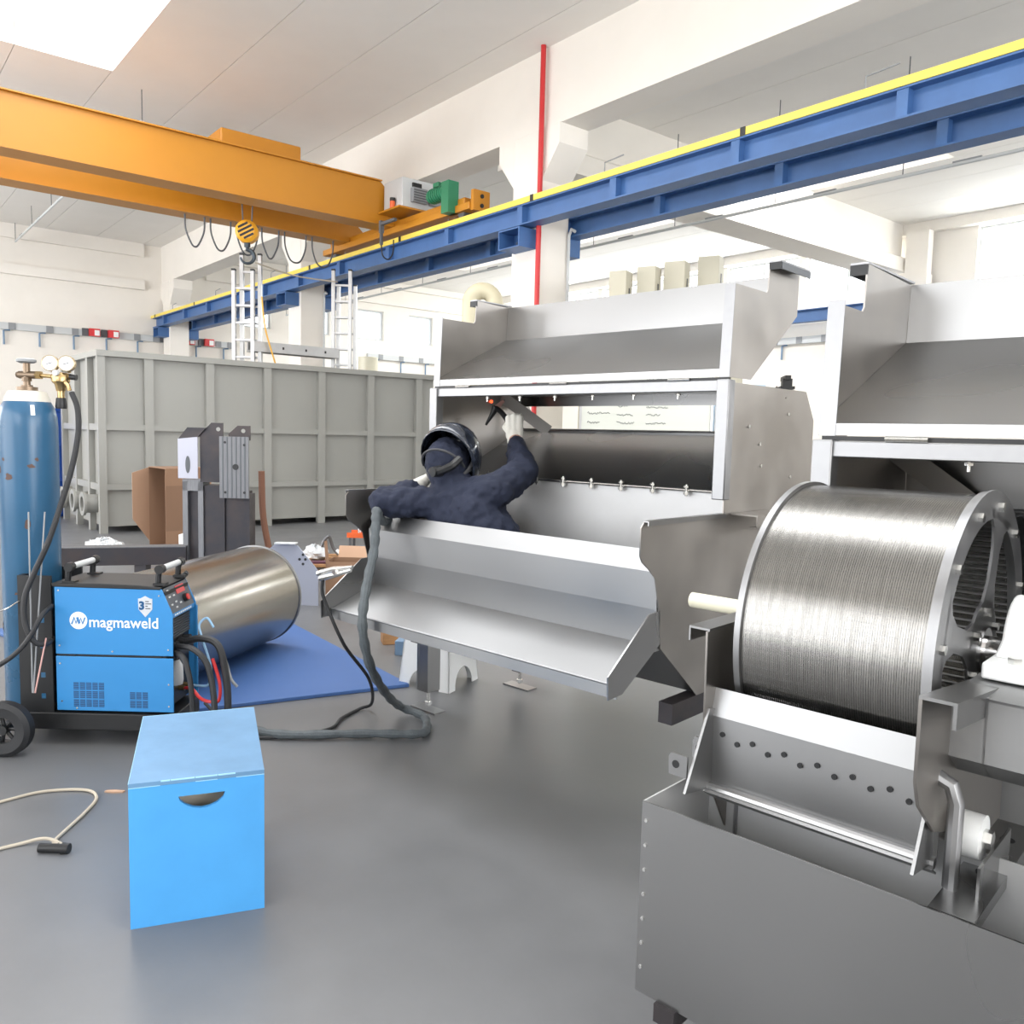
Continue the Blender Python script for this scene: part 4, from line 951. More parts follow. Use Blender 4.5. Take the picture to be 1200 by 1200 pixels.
MB().prism([(-0.32, 1.401), (-0.15, 1.421), (-0.08, 1.50), (-0.24, 1.50)], 'y', -0.09, -0.02).build('sloped_cap', M_blacksteel, fx)
MB().prism([(-0.235+0.021*math.cos(2*PI*k/24), 1.18+0.075*math.sin(2*PI*k/24)) for k in range(24)], 'y', -0.1025, -0.1005).build('oval_hole', M_dgrey, fx)
MB().prism([(-0.14, 1.03), (0.06, 1.03), (0.06, 1.545), (-0.04, 1.545), (-0.14, 1.44)], 'y', -0.07, -0.055).build('ear_plate', M_blacksteel, fx)
MB().cyl((0.02, -0.072, 1.49), (0.02, -0.07, 1.49), 0.018, n=16).build('ear_hole', M_tank, fx)
MB().prism([(0.10, 1.40), (0.29, 1.40), (0.29, 1.525), (0.18, 1.525), (0.10, 1.45)], 'y', -0.05, -0.035).build('ear_plate', M_blacksteel, fx)
MB().cyl((0.23, -0.053, 1.48), (0.23, -0.051, 1.48), 0.018, n=16).build('ear_hole', M_tank, fx)
mp_ = MB().bb((0.05, -0.135, 0.90), (0.30, -0.11, 1.43)).build('machined_plate', M_plate, fx)
for k in range(6): MB().bb((0.075+0.038*k, -0.138, 0.902), (0.085+0.038*k, -0.1352, 1.428)).build('groove', M_dgrey, mp_)
MB().cyl((0.19, -0.1395, 1.17), (0.19, -0.1385, 1.17), 0.026, n=24).build('bore', M_black, mp_)
for (x, z) in ((0.10, 1.38), (0.265, 1.36), (0.10, 0.95), (0.265, 0.95)): MB().cyl((x, -0.1395, z), (x, -0.1385, z), 0.011, n=12).build('bore', M_black, mp_)
bm_ = MB(); R_ = Matrix.Rotation(0.27, 3, 'Z')
bm_.box((-0.90, -0.22, 0.385), (1.30, 0.14, 0.15), R_); bm_.build('base_beam', M_blacksteel, fx)
MB().box((-0.90, -0.22, 0.4645), (1.30, 0.15, 0.008), R_).build('beam_top', M_plate, fx)
for x in (-1.42, -0.62): MB().bb((x-0.05, -0.22-0.05+0.27*(x+0.9), 0.0), (x+0.05, -0.22+0.05+0.27*(x+0.9), 0.31)).build('beam_leg', M_blacksteel, fx)
# tarpaulin-brown strip leaning behind the fixture
o = MB(); o.tube(spline([(0.29, 0.12, 1.12), (0.30, 0.14, 0.7), (0.36, 0.17, 0.3), (0.38, 0.2, 0.02)]), 0.03, n=8); o = o.build('rubber_strip', mat('brown_strip', '#7c5440', 0.6)); o.location = W(-2.56, 7.45); o.rotation_euler = (0, 0, YAWC)
tag(o, 'brown strip leaning against the back of the steel fixture', 'strip')

# blue floor mat and the drum lying on it
o = MB().prism([(-4.09, 2.60), (-4.40, 1.25), (-6.9, 0.85), (-6.7, 2.74)], 'z', 0.0, 0.022).build('floor_mat', M_mat, None, bevel=0.004)
tag(o, 'blue rubber mat on the floor under the lying drum', 'mat')
d2 = thing('steel_drum', 'smooth shiny steel drum lying on its side on the blue mat', 'drum')
Ld = 1.30; R2 = 0.34
shell = MB().lathe([(R2-0.006, 0.02), (R2-0.006, Ld-0.02), (R2-0.014, Ld-0.02), (R2-0.014, 0.02)], (0, 0, 0), (1, 0, 0), 96, close=True)
shell.build('shell', mat('drum_sheet_steel', (0.40, 0.38, 0.35), 0.24, 1.0, var=0.10, vscale=3, stretch=(0.4, 4, 4), rvar=0.03, detail=1.0), d2, ang=60)
for x in (0.0, Ld-0.02): MB().lathe([(R2, x), (R2, x+0.02), (R2-0.03, x+0.02), (R2-0.03, x)], (0, 0, 0), (1, 0, 0), 96, close=True).build('end_ring', M_edge, d2)
MB().lathe([(0.0, Ld-0.012), (R2-0.03, Ld-0.012), (R2-0.03, Ld-0.006), (0.0, Ld-0.006)], (0, 0, 0), (1, 0, 0), 64).build('end_disc', M_steel, d2)
ang = YAWC + PI/2 - math.radians(13)
far = W(-1.745, 5.70, 0.022+R2)
d2.location = (far[0] - Ld*math.cos(ang), far[1] - Ld*math.sin(ang), far[2]); d2.rotation_euler = (0, 0, ang)
# grey triangular bracket plate behind the drum
gb = thing('bracket_plate', 'grey painted trapezoid bracket plate standing behind the drum', 'bracket', W(-1.93, 7.05), YAWC)
MB().prism([(-0.24, 0.0), (0.30, 0.0), (0.30, 0.30), (0.12, 0.52), (-0.06, 0.535), (-0.24, 0.38)], 'y', 0, 0.02).build('plate', M_grpaint, gb)
MB().bb((-0.06, -0.06, 0.535), (0.12, 0.02, 0.545)).build('top_fold', M_lgrey, gb)
for (x, z) in ((0.14, 0.40), (0.19, 0.40), (0.17, 0.44), (0.17, 0.36)): MB().cyl((x, -0.003, z), (x, -0.001, z), 0.012, n=10).build('hole', M_black, gb)

# pallet with odds and ends
pl = thing('wooden_pallet', 'wooden pallet loaded with scrap parts in front of the tank', 'pallet', W(-1.75, 8.75), YAWC)
for k in range(5): MB().bb((-0.6, -0.4+k*0.17, 0.122), (0.6, -0.28+k*0.17, 0.144)).build('plank', M_wood, pl)
for x in (-0.6, -0.07, 0.46): MB().bb((x, -0.4, 0.1), (x+0.14, 0.4, 0.122)).build('plank', M_wood, pl)
for x in (-0.6, -0.07, 0.46):
    for y in (-0.4, -0.07, 0.26): MB().bb((x, y, 0.022), (x+0.14, y+0.14, 0.1)).build('block', M_wood, pl)
for y in (-0.4, -0.05, 0.28): MB().bb((-0.6, y, 0.0), (0.6, y+0.12, 0.022)).build('plank', M_wood, pl)
def crumple(name, loc, r, m, label, cat, seed):
    rd = random.Random(seed); s_ = MB().sphere((0, 0, 0), r, 18)
    s_.v = [(x*(1+rd.uniform(-.3, .3)), y*(1+rd.uniform(-.3, .3)), max(-r[2]*0.8, z*(1+rd.uniform(-.4, .4)))) for x, y, z in s_.v]
    o = s_.build(name, m, None, ang=5); o.location = (loc[0], loc[1], loc[2] + r[2]*0.8); tag(o, label, cat); return o
crumple('plastic_scrap', W(-2.05, 8.72, 0.144), (0.16, 0.12, 0.08), M_filmm, 'grey plastic scraps piled on the pallet', 'scrap', 8)
o = MB().sheet([(-0.16, 0.13), (-0.08, 0.05), (0.03, 0.02), (0.16, 0.0)], -0.05, 0.05, 0.006, 'y').build('paper_strip', M_white); o.location = W(-1.62, 8.5, 0.15); o.rotation_euler = (0, 0, YAWC)
tag(o, 'curled white paper strip on the front of the pallet', 'paper')
o = MB().bb((-0.13, -0.05, 0), (0.13, 0.05, 0.02)).build('folder', mat('maroon_board', '#5a3344', 0.6)); o.location = W(-1.98, 8.46, 0.145); o.rotation_euler = (0, 0, YAWC+0.2); tag(o, 'flat maroon board on the pallet edge', 'board')
m = MB(); m.tube(spline([(-0.10, 0, 0.02), (-0.06, 0, 0.15), (0.0, 0.02, 0.22), (0.04, 0.05, 0.10), (0.10, 0.05, 0.02)]), 0.018, n=8); o = m.build('bent_bracket', M_plate); o.location = W(-1.95, 8.9, 0.145); o.rotation_euler = (0, 0, YAWC); tag(o, 'bent grey metal bracket on the pallet', 'bracket')
# carton in front of the pallet
cn = thing('cardboard_carton', 'low brown carton with one flap up between pallet and chute', 'box', W(-1.40, 7.35), YAWC)
for a_, b_ in (((-0.20, -0.15, 0), (0.20, -0.144, 0.36)), ((-0.20, 0.144, 0), (0.20, 0.15, 0.36)), ((-0.20, -0.144, 0), (-0.194, 0.144, 0.36)), ((0.194, -0.144, 0), (0.20, 0.144, 0.36)), ((-0.194, -0.144, 0), (0.194, 0.144, 0.006))):
    MB().bb(a_, b_).build('panel', M_card, cn)
m = MB(); m.prism([(0.145, 0.36), (0.151, 0.36), (0.19, 0.46), (0.184, 0.46)], 'x', -0.15, 0.2); m.build('flap', M_cardl, cn)
m = MB(); m.prism([(-0.20, 0.36), (-0.215, 0.54), (-0.19, 0.55), (-0.17, 0.36)], 'y', -0.15, -0.145); m.build('flap', M_card, cn)
o = MB().bb((-0.12, -0.05, 0), (0.12, 0.05, 0.07)).bb((-0.02, -0.05, 0.07), (0.12, 0.05, 0.11)).build('metal_profile', M_bluegrey); o.location = W(-1.62, 9.0, 0.145); o.rotation_euler = (0, 0, YAWC+0.2); tag(o, 'short blue-grey metal profiles on the pallet', 'profile')
tb_ = thing('orange_tray_table', 'small trolley with an orange tray of parts beside the chute', 'tray', W(-1.42, 8.15), YAWC)
m = MB(); m.bb((-0.16, -0.12, 0.47), (0.22, 0.12, 0.485)); m.bb((-0.16, -0.12, 0.485), (0.22, -0.11, 0.52)); m.bb((-0.16, 0.11, 0.485), (0.22, 0.12, 0.52)); m.build('tray', M_orange, tb_)
for x in (-0.13, 0.19):
    for y in (-0.1, 0.1): MB().bb((x-0.012, y-0.012, 0), (x+0.012, y+0.012, 0.47)).build('leg', M_dgrey, tb_)
o = MB().cyl((0, 0, 0), (0, 0, 0.07), 0.04, n=16).build('metal_can', M_bolt); o.location = W(-1.45, 8.12, 0.486); tag(o, 'small shiny metal can in the orange tray', 'can')
dv = thing('beige_device', 'beige wall device with two black sockets near the chute', 'device', W(-1.16, 7.75), YAWC)
MB().bb((-0.09, -0.05, 0.0), (0.09, 0.05, 0.62)).build('stand', M_beige, dv); MB().bb((-0.11, -0.07, 0.62), (0.11, 0.05, 0.80)).build('case', M_beige, dv, bevel=0.02)
for z in (0.67, 0.75): MB().cyl((0.03, -0.076, z), (0.03, -0.07, z), 0.028, n=14).build('socket', M_black, dv)
# stool, wood block and metal block under the far machine
st = thing('plastic_stool', 'white plastic stool under the left end of the machine', 'stool', Wm(-3.67, 3.33), TH+0.3)
MB().bb((-0.14, -0.14, 0.38), (0.14, 0.14, 0.40)).build('seat', M_white, st, bevel=0.01)
for i in range(4):
    a = i*PI/2; R_ = Matrix.Rotation(a, 4, 'Z'); P = [(-0.175, 0.0), (-0.105, 0.0)] + [(-0.105 + 0.105*(1-math.cos(t)), 0.12*math.sin(t)) for t in [PI/2*k/6 for k in range(1, 7)]]
    P = P + [(-x, z) for x, z in P[::-1]][1:] + [(0.145, 0.38), (-0.145, 0.38)]
    m = MB(); n_ = len(P)
    tp = lambda x, z, y: R_ @ Vector((x, -(0.175 - 0.03*z/0.38) + y, z))
    m.add([tp(x, z, 0) for x, z in P] + [tp(x, z, 0.008) for x, z in P], [tuple(range(n_)), tuple(range(2*n_-1, n_-1, -1))] + [(k, (k+1) % n_, n_+(k+1) % n_, n_+k) for k in range(n_)])
    m.build('side', M_white, st)
    c = R_ @ Vector((0, -0.160, 0.26)); d_ = R_ @ Vector((0, -1, 0.05))
    MB().cyl(c, c + d_*0.003, 0.05, n=20).build('oval_opening', M_grey, st)
o = MB().box((0, 0, 0.05), (0.13, 0.12, 0.10)).build('wood_block', M_wood, None, bevel=0.004); o.location = W(-0.83, 5.85); o.rotation_euler = (0, 0, YAWC+0.3); tag(o, 'small wooden block on the floor behind the machine leg', 'block')
o = MB().bb((-0.07, -0.05, 0), (0.07, 0.05, 0.10)).build('metal_block', M_bluegrey, None, bevel=0.004); o.location = W(-0.68, 5.55); o.rotation_euler = (0, 0, YAWC-0.15); tag(o, 'blue-grey metal block on the floor beside the wooden block', 'block')
# toggle clamp on top of the far machine
o = MB().bb((-0.03, -0.06, 0), (0.03, 0.06, 0.012)).bb((-0.02, -0.05, 0.012), (0.02, 0.0, 0.045)).bb((-0.012, -0.06, 0.04), (0.012, 0.07, 0.058)).build('toggle_clamp', M_black); o.location = Wm(-1.64, 3.50, 1.729); o.rotation_euler = (0, 0, TH+0.6); tag(o, 'small black toggle clamp on top of the far machine corner', 'clamp')

# ================================================================ WELDER ON ITS TROLLEY
WL = thing('welding_machine', 'blue two-tier welding power source with white lettering on a black trolley', 'welder', W(-1.825, 3.80), YAWC)
zb, zs, zt = 0.165, 0.428, 0.755
DP = 0.29
def side(y0, y1):
    m = MB(); m.prism([(-0.275, zs+0.006), (0.272, zs+0.006), (0.272, 0.635), (0.222, zt-0.004), (0.12, zt), (-0.06, zt+0.002), (-0.275, zt)], 'y', y0, y1); return m
sd = side(0.0, 0.006).build('side_panel', M_weld, WL, bevel=0.003)
side(DP-0.006, DP).build('side_panel', M_weld, WL, bevel=0.003)
ls = MB().bb((-0.275, 0.0, zb), (0.272, 0.006, zs-0.004)).build('cooler_side_panel', M_weld, WL, bevel=0.003)
MB().bb((-0.275, DP-0.006, zb), (0.272, DP, zs-0.004)).build('cooler_side_panel', M_weld, WL, bevel=0.003)
MB().bb((-0.272, 0.008, zb+0.01), (0.235, DP-0.008, zt-0.02)).build('inner_case', M_black, WL)
tp = MB(); tp.prism([(-0.285, zt-0.004), (0.215, zt-0.008), (0.225, zt+0.004), (0.12, zt+0.012), (-0.06, zt+0.016), (-0.285, zt+0.014)], 'y', -0.004, DP+0.004); tp.build('top_cover', M_black, WL, bevel=0.004)
for x in (-0.2, 0.2): MB().bb((x-0.016, 0.001, zs-0.003), (x+0.016, 0.01, zs+0.005)).build('spacer', M_black, WL)
# screws
for (x, z) in ((-0.255, 0.735), (0.21, 0.72), (-0.255, 0.475), (0.25, 0.465), (-0.01, 0.452), (-0.255, 0.39), (0.25, 0.30), (0.25, 0.195), (-0.25, 0.21), (-0.18, 0.178)):
    MB().cyl((x, -0.003, z), (x, 0.0, z), 0.0042, n=10).build('screw', M_bolt, WL)
# vent louvres
def vents(x0, nx, z0, rows):
    for i in range(nx):
        for r in range(rows):
            v = MB()
            for k in range(5): v.bb((x0+i*0.0295, -0.0012, z0+r*0.041+k*0.0072), (x0+i*0.0295+0.024, 0.0005, z0+r*0.041+k*0.0072+0.0046))
            v.build('louvre', mat('louvre_dark', '#274a72', 0.6), ls)
vents(-0.195, 5, 0.185, 3); vents(0.068, 3, 0.185, 2)
# lettering and badge
RX = Matrix.Rotation(PI/2, 4, 'X')
lg = MB().cyl((-0.165, -0.0014, 0.595), (-0.165, 0.0, 0.595), 0.041, n=40).build('logo_disc', M_white, sd)
zz = MB()
for pts in ([(-0.196, 0.578), (-0.184, 0.610), (-0.176, 0.582), (-0.166, 0.610), (-0.158, 0.582)], [(-0.172, 0.610), (-0.163, 0.580), (-0.154, 0.607), (-0.145, 0.580), (-0.134, 0.610)]):
    zz.tube([(x, -0.0016, z) for x, z in pts], 0.0034, n=6)
zz.build('logo_mark', M_weld, lg)
me_w = text_mesh('magmaweld', 0.1)
wx = max(v.co.x for v in me_w.vertices) - min(v.co.x for v in me_w.vertices); bpy.data.meshes.remove(me_w)
s_ = 0.318/wx
lettering('lettering', 'magmaweld', 0.1, M_white, sd, Matrix.Translation((-0.118, -0.0015, 0.566)) @ RX @ Matrix.Diagonal((s_, s_*1.05, 1, 1)), bold=0.001)
sh_ = MB().prism([(0.113, 0.705), (0.124, 0.706), (0.146, 0.718), (0.168, 0.706), (0.179, 0.705), (0.178, 0.655), (0.146, 0.618), (0.114, 0.655)], 'y', -0.0014, 0.0).build('badge', mat('silver_badge', '#cfd4da', 0.35, 0.3), sd)
lettering('badge_numeral', '3', 0.052, mat('badge_blue', '#16507e', 0.4), sh_, Matrix.Translation((0.117, -0.0025, 0.655)) @ RX, bold=0.0025)
ml = MB()
for k, w_ in enumerate((0.018, 0.03, 0.012, 0.026)): ml.bb((0.147, -0.0022, 0.690-k*0.011), (0.147+w_*0.9, -0.0014, 0.694-k*0.011))
ml.build('badge_print', M_ink, sh_)
# front: sloped control panel
def slope(u, v, off=0.0):
    """u across the depth 0..1, v up the slope 0..1"""
    a = Vector((0.262, 0, 0.628)); b = Vector((0.220, 0, zt-0.006)); n_ = Vector((0.949, 0, 0.315))
    p = a.lerp(b, v) + n_*off; return Vector((p.x, 0.008 + u*(DP-0.016), p.z))
def quad(u0, u1, v0, v1, off, t=0.002):
    P = [slope(u0, v0, off), slope(u1, v0, off), slope(u1, v1, off), slope(u0, v1, off)]; Q = [slope(u0, v0, off+t), slope(u1, v0, off+t), slope(u1, v1, off+t), slope(u0, v1, off+t)]
    return MB().add(P+Q, [(0,1,2,3), (4,5,6,7), (0,1,5,4), (1,2,6,5), (2,3,7,6), (3,0,4,7)])
cp = quad(0, 1, 0, 1, 0, 0.004).build('control_panel', mat('panel_charcoal', '#4a4f58', 0.4), WL)
quad(0.45, 0.8, 0.62, 0.92, 0.0045).build('display', M_disp, cp)
for (u, v) in ((0.1, 0.85), (0.1, 0.6), (0.28, 0.6), (0.28, 0.35), (0.1, 0.3), (0.45, 0.25), (0.25, 0.15), (0.35, 0.8)):
    quad(u, u+0.07, v, v+0.06, 0.0045).build('button', M_lgrey, cp)
a_ = slope(0.68, 0.38, 0.004); nv = Vector((0.949, 0, 0.315))
MB().cyl(a_, a_ + nv*0.018, 0.02, n=18).build('knob', M_black, cp); MB().cyl(a_ + nv*0.018, a_ + nv*0.023, 0.015, n=18).build('knob_cap', M_red, cp)
fb = MB().bb((0.235, 0.008, 0.612), (0.266, DP-0.008, 0.632)).build('front_band', M_weld, WL)
RY = Matrix(((0, 0, 1, 0), (1, 0, 0, 0), (0, 1, 0, 0), (0, 0, 0, 1)))
pr = MB()
for k in range(9): pr.bb((0.2662, 0.04+k*0.023, 0.618), (0.267, 0.055+k*0.023, 0.626))
pr.build('band_print', M_white, fb)
gr = MB()
for k in range(9): gr.bb((0.236, 0.012, 0.50+k*0.012), (0.244, DP-0.012, 0.506+k*0.012))
gr.build('grille', M_dgrey, WL)
MB().bb((0.262, DP-0.006, zb), (0.278, DP+0.002, 0.62)).build('edge_frame', M_weld, WL)
for y in (0.07, 0.15, 0.22): MB().cyl((0.235, y, 0.468), (0.268, y, 0.468), 0.021, n=16).build('connector', M_black, WL)
MB().bb((0.235, 0.05, zs-0.02), (0.268, DP-0.03, zs+0.012)).build('lower_front', M_black, WL)
m = MB(); m.lathe([(0.0, 0), (0.032, 0.0), (0.036, 0.02), (0.034, 0.09), (0.018, 0.12), (0.0, 0.12)], (0.238, 0.11, 0.27), (0, 0, 1), 18); m.build('coolant_bottle', M_lgrey, WL)
MB().cyl((0.238, 0.11, 0.39), (0.238, 0.11, 0.42), 0.018, n=14).build('filler_cap', M_black, WL)
for y in (0.16, 0.22): MB().cyl((0.235, y, 0.235), (0.262, y, 0.235), 0.012, n=12).build('hose_coupling', M_brass, WL)
# handles
for x in (-0.215, 0.205):
    for y in (0.03, DP-0.03):
        h_ = MB(); h_.tube(spline([(x-0.012, y, zt+0.005), (x-0.008, y, zt+0.06), (x+0.0, y, zt+0.085)]), 0.014, n=8, rs=None); h_.bb((x-0.028, y-0.02, zt+0.01), (x+0.03, y+0.02, zt+0.022)); h_.cyl((x, y-0.018, zt+0.085), (x, y+0.018, zt+0.085), 0.021, n=14)
        h_.build('handle_bracket', M_black, WL)
    MB().cyl((x, 0.045, zt+0.085), (x, DP-0.045, zt+0.085), 0.0145, n=14).build('handle_bar', M_lgrey, WL)
MB().cyl((0.21, DP-0.01, zt+0.01), (0.232, DP-0.01, zt+0.03), 0.012, n=10).build('lifting_eye', M_black, WL)
# trolley
tr_ = MB(); tr_.bb((-0.40, -0.01, 0.075), (0.28, DP+0.01, 0.155)); tr_.bb((-0.62, 0.03, 0.065), (-0.40, DP+0.02, 0.082)); tr_.build('trolley_base', M_black, WL, bevel=0.004)
bk_ = MB(); bk_.bb((-0.445, 0.0, 0.082), (-0.425, DP, 0.80)); bk_.bb((-0.425, 0.0, 0.155), (-0.29, 0.012, 0.80)); bk_.bb((-0.425, DP-0.012, 0.155), (-0.29, DP, 0.80)); bk_.bb((-0.425, 0.012, 0.155), (-0.30, 0.02, 0.3)); bk_.build('cylinder_rack', M_black, WL)
for z in (0.22, 0.32, 0.46, 0.58): MB().bb((-0.345, -0.001, z), (-0.325, 0.0, z+0.024)).build('rack_slot', M_cyl, WL)
MB().cyl((-0.33, 0.03, 0.155), (-0.33, 0.03, 0.28), 0.017, n=14).build('rod_holder', M_black, WL)
for (y, r_, x) in ((-0.15, 0.125, -0.43), (0.37, 0.125, -0.43)):
    w_ = MB().lathe([(0.06, -0.028), (0.105, -0.034), (0.125, -0.020), (0.125, 0.020), (0.105, 0.034), (0.06, 0.028)], (x, y, 0.125), (0, 1, 0), 40, close=True).build('tyre', M_rubber, WL)
    hb = MB().cyl((x, y-0.026, 0.125), (x, y+0.026, 0.125), 0.022, n=16)
    for k in range(7):
        t = 2*PI*k/7; d_ = Vector((math.cos(t), 0, math.sin(t))); hb.tube([Vector((x, y, 0.125)) + d_*0.018, Vector((x, y, 0.125)) + d_*0.066], 0.008, n=6)
    hb.lathe([(0.058, -0.02), (0.070, -0.02), (0.070, 0.02), (0.058, 0.02)], (x, y, 0.125), (0, 1, 0), 32, close=True)
    hb.build('wheel_rim', M_black, w_)
MB().cyl((-0.43, -0.12, 0.125), (-0.43, 0.34, 0.125), 0.012, n=10).build('axle', M_black, WL)
for y in (0.03, DP-0.03):
    MB().cyl((0.22, y-0.012, 0.037), (0.22, y+0.012, 0.037), 0.037, n=20).build('caster', M_rubber, WL)
# cables out of the front
def cab(name, pts, r, m, parent=WL): return MB().tube(spline(pts, 7), r, n=8).build(name, m, parent)
cab('power_cable', [(0.262, 0.07, 0.468), (0.36, 0.02, 0.465), (0.43, 0.0, 0.40), (0.47, -0.03, 0.26), (0.485, -0.06, 0.12), (0.51, -0.10, 0.035), (0.60, -0.20, 0.026)], 0.014, M_rubber)
cab('power_cable', [(0.262, 0.15, 0.468), (0.36, 0.13, 0.49), (0.45, 0.10, 0.46), (0.50, 0.06, 0.30), (0.52, 0.02, 0.12), (0.55, -0.04, 0.035), (0.66, -0.12, 0.026)], 0.017, M_rubber)
cab('control_cable', [(0.262, 0.22, 0.468), (0.36, 0.20, 0.47), (0.45, 0.16, 0.40), (0.50, 0.12, 0.30), (0.53, 0.12, 0.26)], 0.007, M_grey)
cab('cooling_hose', [(0.258, 0.22, 0.235), (0.32, 0.20, 0.235), (0.37, 0.18, 0.25), (0.39, 0.16, 0.34), (0.34, 0.18, 0.48), (0.32, 0.2, 0.54), (0.35, 0.22, 0.57), (0.39, 0.2, 0.53)], 0.006, mat('pale_blue_hose', '#8fb6d6', 0.4))
cab('cooling_hose', [(0.258, 0.16, 0.235), (0.31, 0.12, 0.245), (0.37, 0.08, 0.21), (0.43, 0.05, 0.205), (0.47, 0.04, 0.22), (0.47, 0.05, 0.3), (0.42, 0.10, 0.40)], 0.008, M_red)
cab('power_cable', [(0.262, 0.05, 0.44), (0.33, -0.02, 0.43), (0.37, -0.05, 0.33), (0.385, -0.06, 0.18), (0.41, -0.10, 0.05), (0.47, -0.16, 0.024)], 0.013, M_rubber)
# hose pack continuing on the floor behind the crate
cab('floor_cable', [(0.47, -0.16, 0.014), (0.52, -0.30, 0.013), (0.64, -0.42, 0.012), (0.70, -0.36, 0.012), (0.74, -0.50, 0.012), (0.66, -0.56, 0.012), (0.60, -0.52, 0.012)], 0.01, M_rubber)

# ---- gas cylinder strapped at the back of the trolley
GC = thing('gas_cylinder', 'tall worn blue gas cylinder with white shoulder and brass regulator', 'gas cylinder', W(-2.30, 3.975, 0.083), YAWC)
z0 = -0.083
body_ = MB().lathe([(0.0, 0.0), (0.118, 0.0), (0.126, 0.012), (0.127, 1.40), (0.124, 1.45), (0.115, 1.49), (0.098, 1.520)], (0, 0, 0), (0, 0, 1), 48).build('bottle', M_cyl, GC)
MB().lathe([(0.099, 1.519), (0.096, 1.535), (0.080, 1.567), (0.064, 1.570), (0.0, 1.570)], (0, 0, 0), (0, 0, 1), 48).build('shoulder', M_cylw, GC)
MB().lathe([(0.0, 1.571), (0.046, 1.571), (0.046, 1.588), (0.026, 1.590), (0.026, 1.597), (0.0, 1.597)], (0, 0, 0), (0, 0, 1), 32).build('neck_ring', M_bronze, GC)
rd = random.Random(11)
for (t, z, w_, h_) in ((-2.3, 1.20, 0.018, 0.018), (-1.75, 1.17, 0.02, 0.014), (-1.0, 1.22, 0.02, 0.01), (-1.15, 0.95, 0.012, 0.02), (-2.0, 1.25, 0.008, 0.008), (-0.9, 0.70, 0.006, 0.006), (-2.5, 0.45, 0.015, 0.02), (-1.35, 0.35, 0.016, 0.03), (-1.6, 0.62, 0.008, 0.006), (-2.7, 1.27, 0.01, 0.008), (-0.8, 1.25, 0.008, 0.008)):
    c = MB(); k = 10; P = []
    for j in range(k):
        q = 2*PI*j/k; rr_ = 1 + rd.uniform(-.35, .35); tt = t + w_*math.cos(q)*rr_/0.127; P.append((0.1277*math.cos(tt), 0.1277*math.sin(tt), z + h_*math.sin(q)*rr_))
    c.add(P, [tuple(range(k))]).build('paint_chip', M_rust, body_)
lb = MB(); P = []
for tt in (-0.95, -0.80): P += [(0.124*math.cos(tt), 0.124*math.sin(tt), 1.455), (0.112*math.cos(tt), 0.112*math.sin(tt), 1.502)]
lb.add(P, [(0, 1, 3, 2)]).build('sticker', M_white, body_)
v = MB(); v.cyl((0, 0, 1.597), (0, 0, 1.70), 0.016, n=14); v.cyl((-0.035, 0, 1.645), (0.05, 0, 1.645), 0.018, n=14); v.cyl((-0.046, 0, 1.645), (-0.03, 0, 1.645), 0.014, n=8); v.cyl((0, 0, 1.615), (0, 0, 1.632), 0.022, n=8); v.build('valve', M_bronze, GC)
MB().lathe([(0.0, 0.0), (0.03, 0.0), (0.043, 0.006), (0.043, 0.016), (0.03, 0.022), (0.0, 0.022)], (0, 0, 1.70), (0, 0, 1), 20).build('handwheel', M_grey, GC)
rg = MB(); rg.cyl((0.05, 0, 1.645), (0.13, 0, 1.640), 0.010, n=12); rg.cyl((0.045, 0, 1.645), (0.07, 0, 1.645), 0.02, n=6); rg.lathe([(0.0, 0.0), (0.020, 0.0), (0.026, 0.03), (0.040, 0.045), (0.042, 0.07), (0.034, 0.085), (0.0, 0.09)], (0.160, 0, 1.572), (0, 0, 1), 24)
rg.cyl((0.160, 0, 1.535), (0.160, 0, 1.60), 0.016, n=14); rg.cyl((0.18, 0, 1.645), (0.215, 0, 1.640), 0.012, n=10); rg.tube([(0.175, -0.01, 1.625), (0.205, -0.02, 1.60), (0.212, -0.02, 1.575)], 0.010, n=10)
rg = rg.build('regulator', M_brass, GC)
MB().lathe([(0.0, 0.0), (0.024, 0.0), (0.026, 0.01), (0.021, 0.05), (0.0, 0.055)], (0.160, 0, 1.490), (0, 0, 1), 12).build('adjusting_knob', M_black, rg)
MB().cyl((0.205, 0, 1.641), (0.235, 0, 1.638), 0.014, n=14).build('safety_cap', M_black, rg)
MB().lathe([(0.0, 0), (0.014, 0), (0.014, 0.02), (0, 0.02)], (0.160, -0.03, 1.655), (0, -1, 0), 12).build('centre_plug', M_lgrey, rg)
for x in (0.125, 0.202):
    gg = MB().lathe([(0.0, -0.012), (0.036, -0.012), (0.038, 0.016), (0.034, 0.018), (0.034, 0.014), (0.0, 0.014)], (x, -0.015, 1.700), (0.10, -1, 0.05), 32).build('gauge', mat('gauge_rim', '#b9a888', 0.35, 0.6), rg)
    n_ = Vector((0.10, -1, 0.05)).normalized(); c = Vector((x, -0.015, 1.700)) + n_*0.0145
    MB().cyl(c, c + n_*0.001, 0.0335, n=28).build('dial', M_white, gg)
    e_ = Vector((1, 0.1, 0)).normalized(); u_ = n_.cross(e_) * -1
    nd = MB(); nd.tube([c + n_*0.0018 - e_*0.014 + u_*0.005, c + n_*0.0018 + e_*0.012 - u_*0.003], 0.0016, n=5)
    for k in range(13):
        t = PI*1.25 - k*PI*1.5/12; d_ = e_*math.cos(t) + u_*math.sin(t); nd.tube([c + n_*0.0014 + d_*0.024, c + n_*0.0014 + d_*0.029], 0.0007, n=4)
    nd.build('needle', M_ink, gg)
    MB().cyl((x, 0, 1.66), (x, -0.005, 1.675), 0.008, n=10).build('gauge_stem', M_brass, gg)
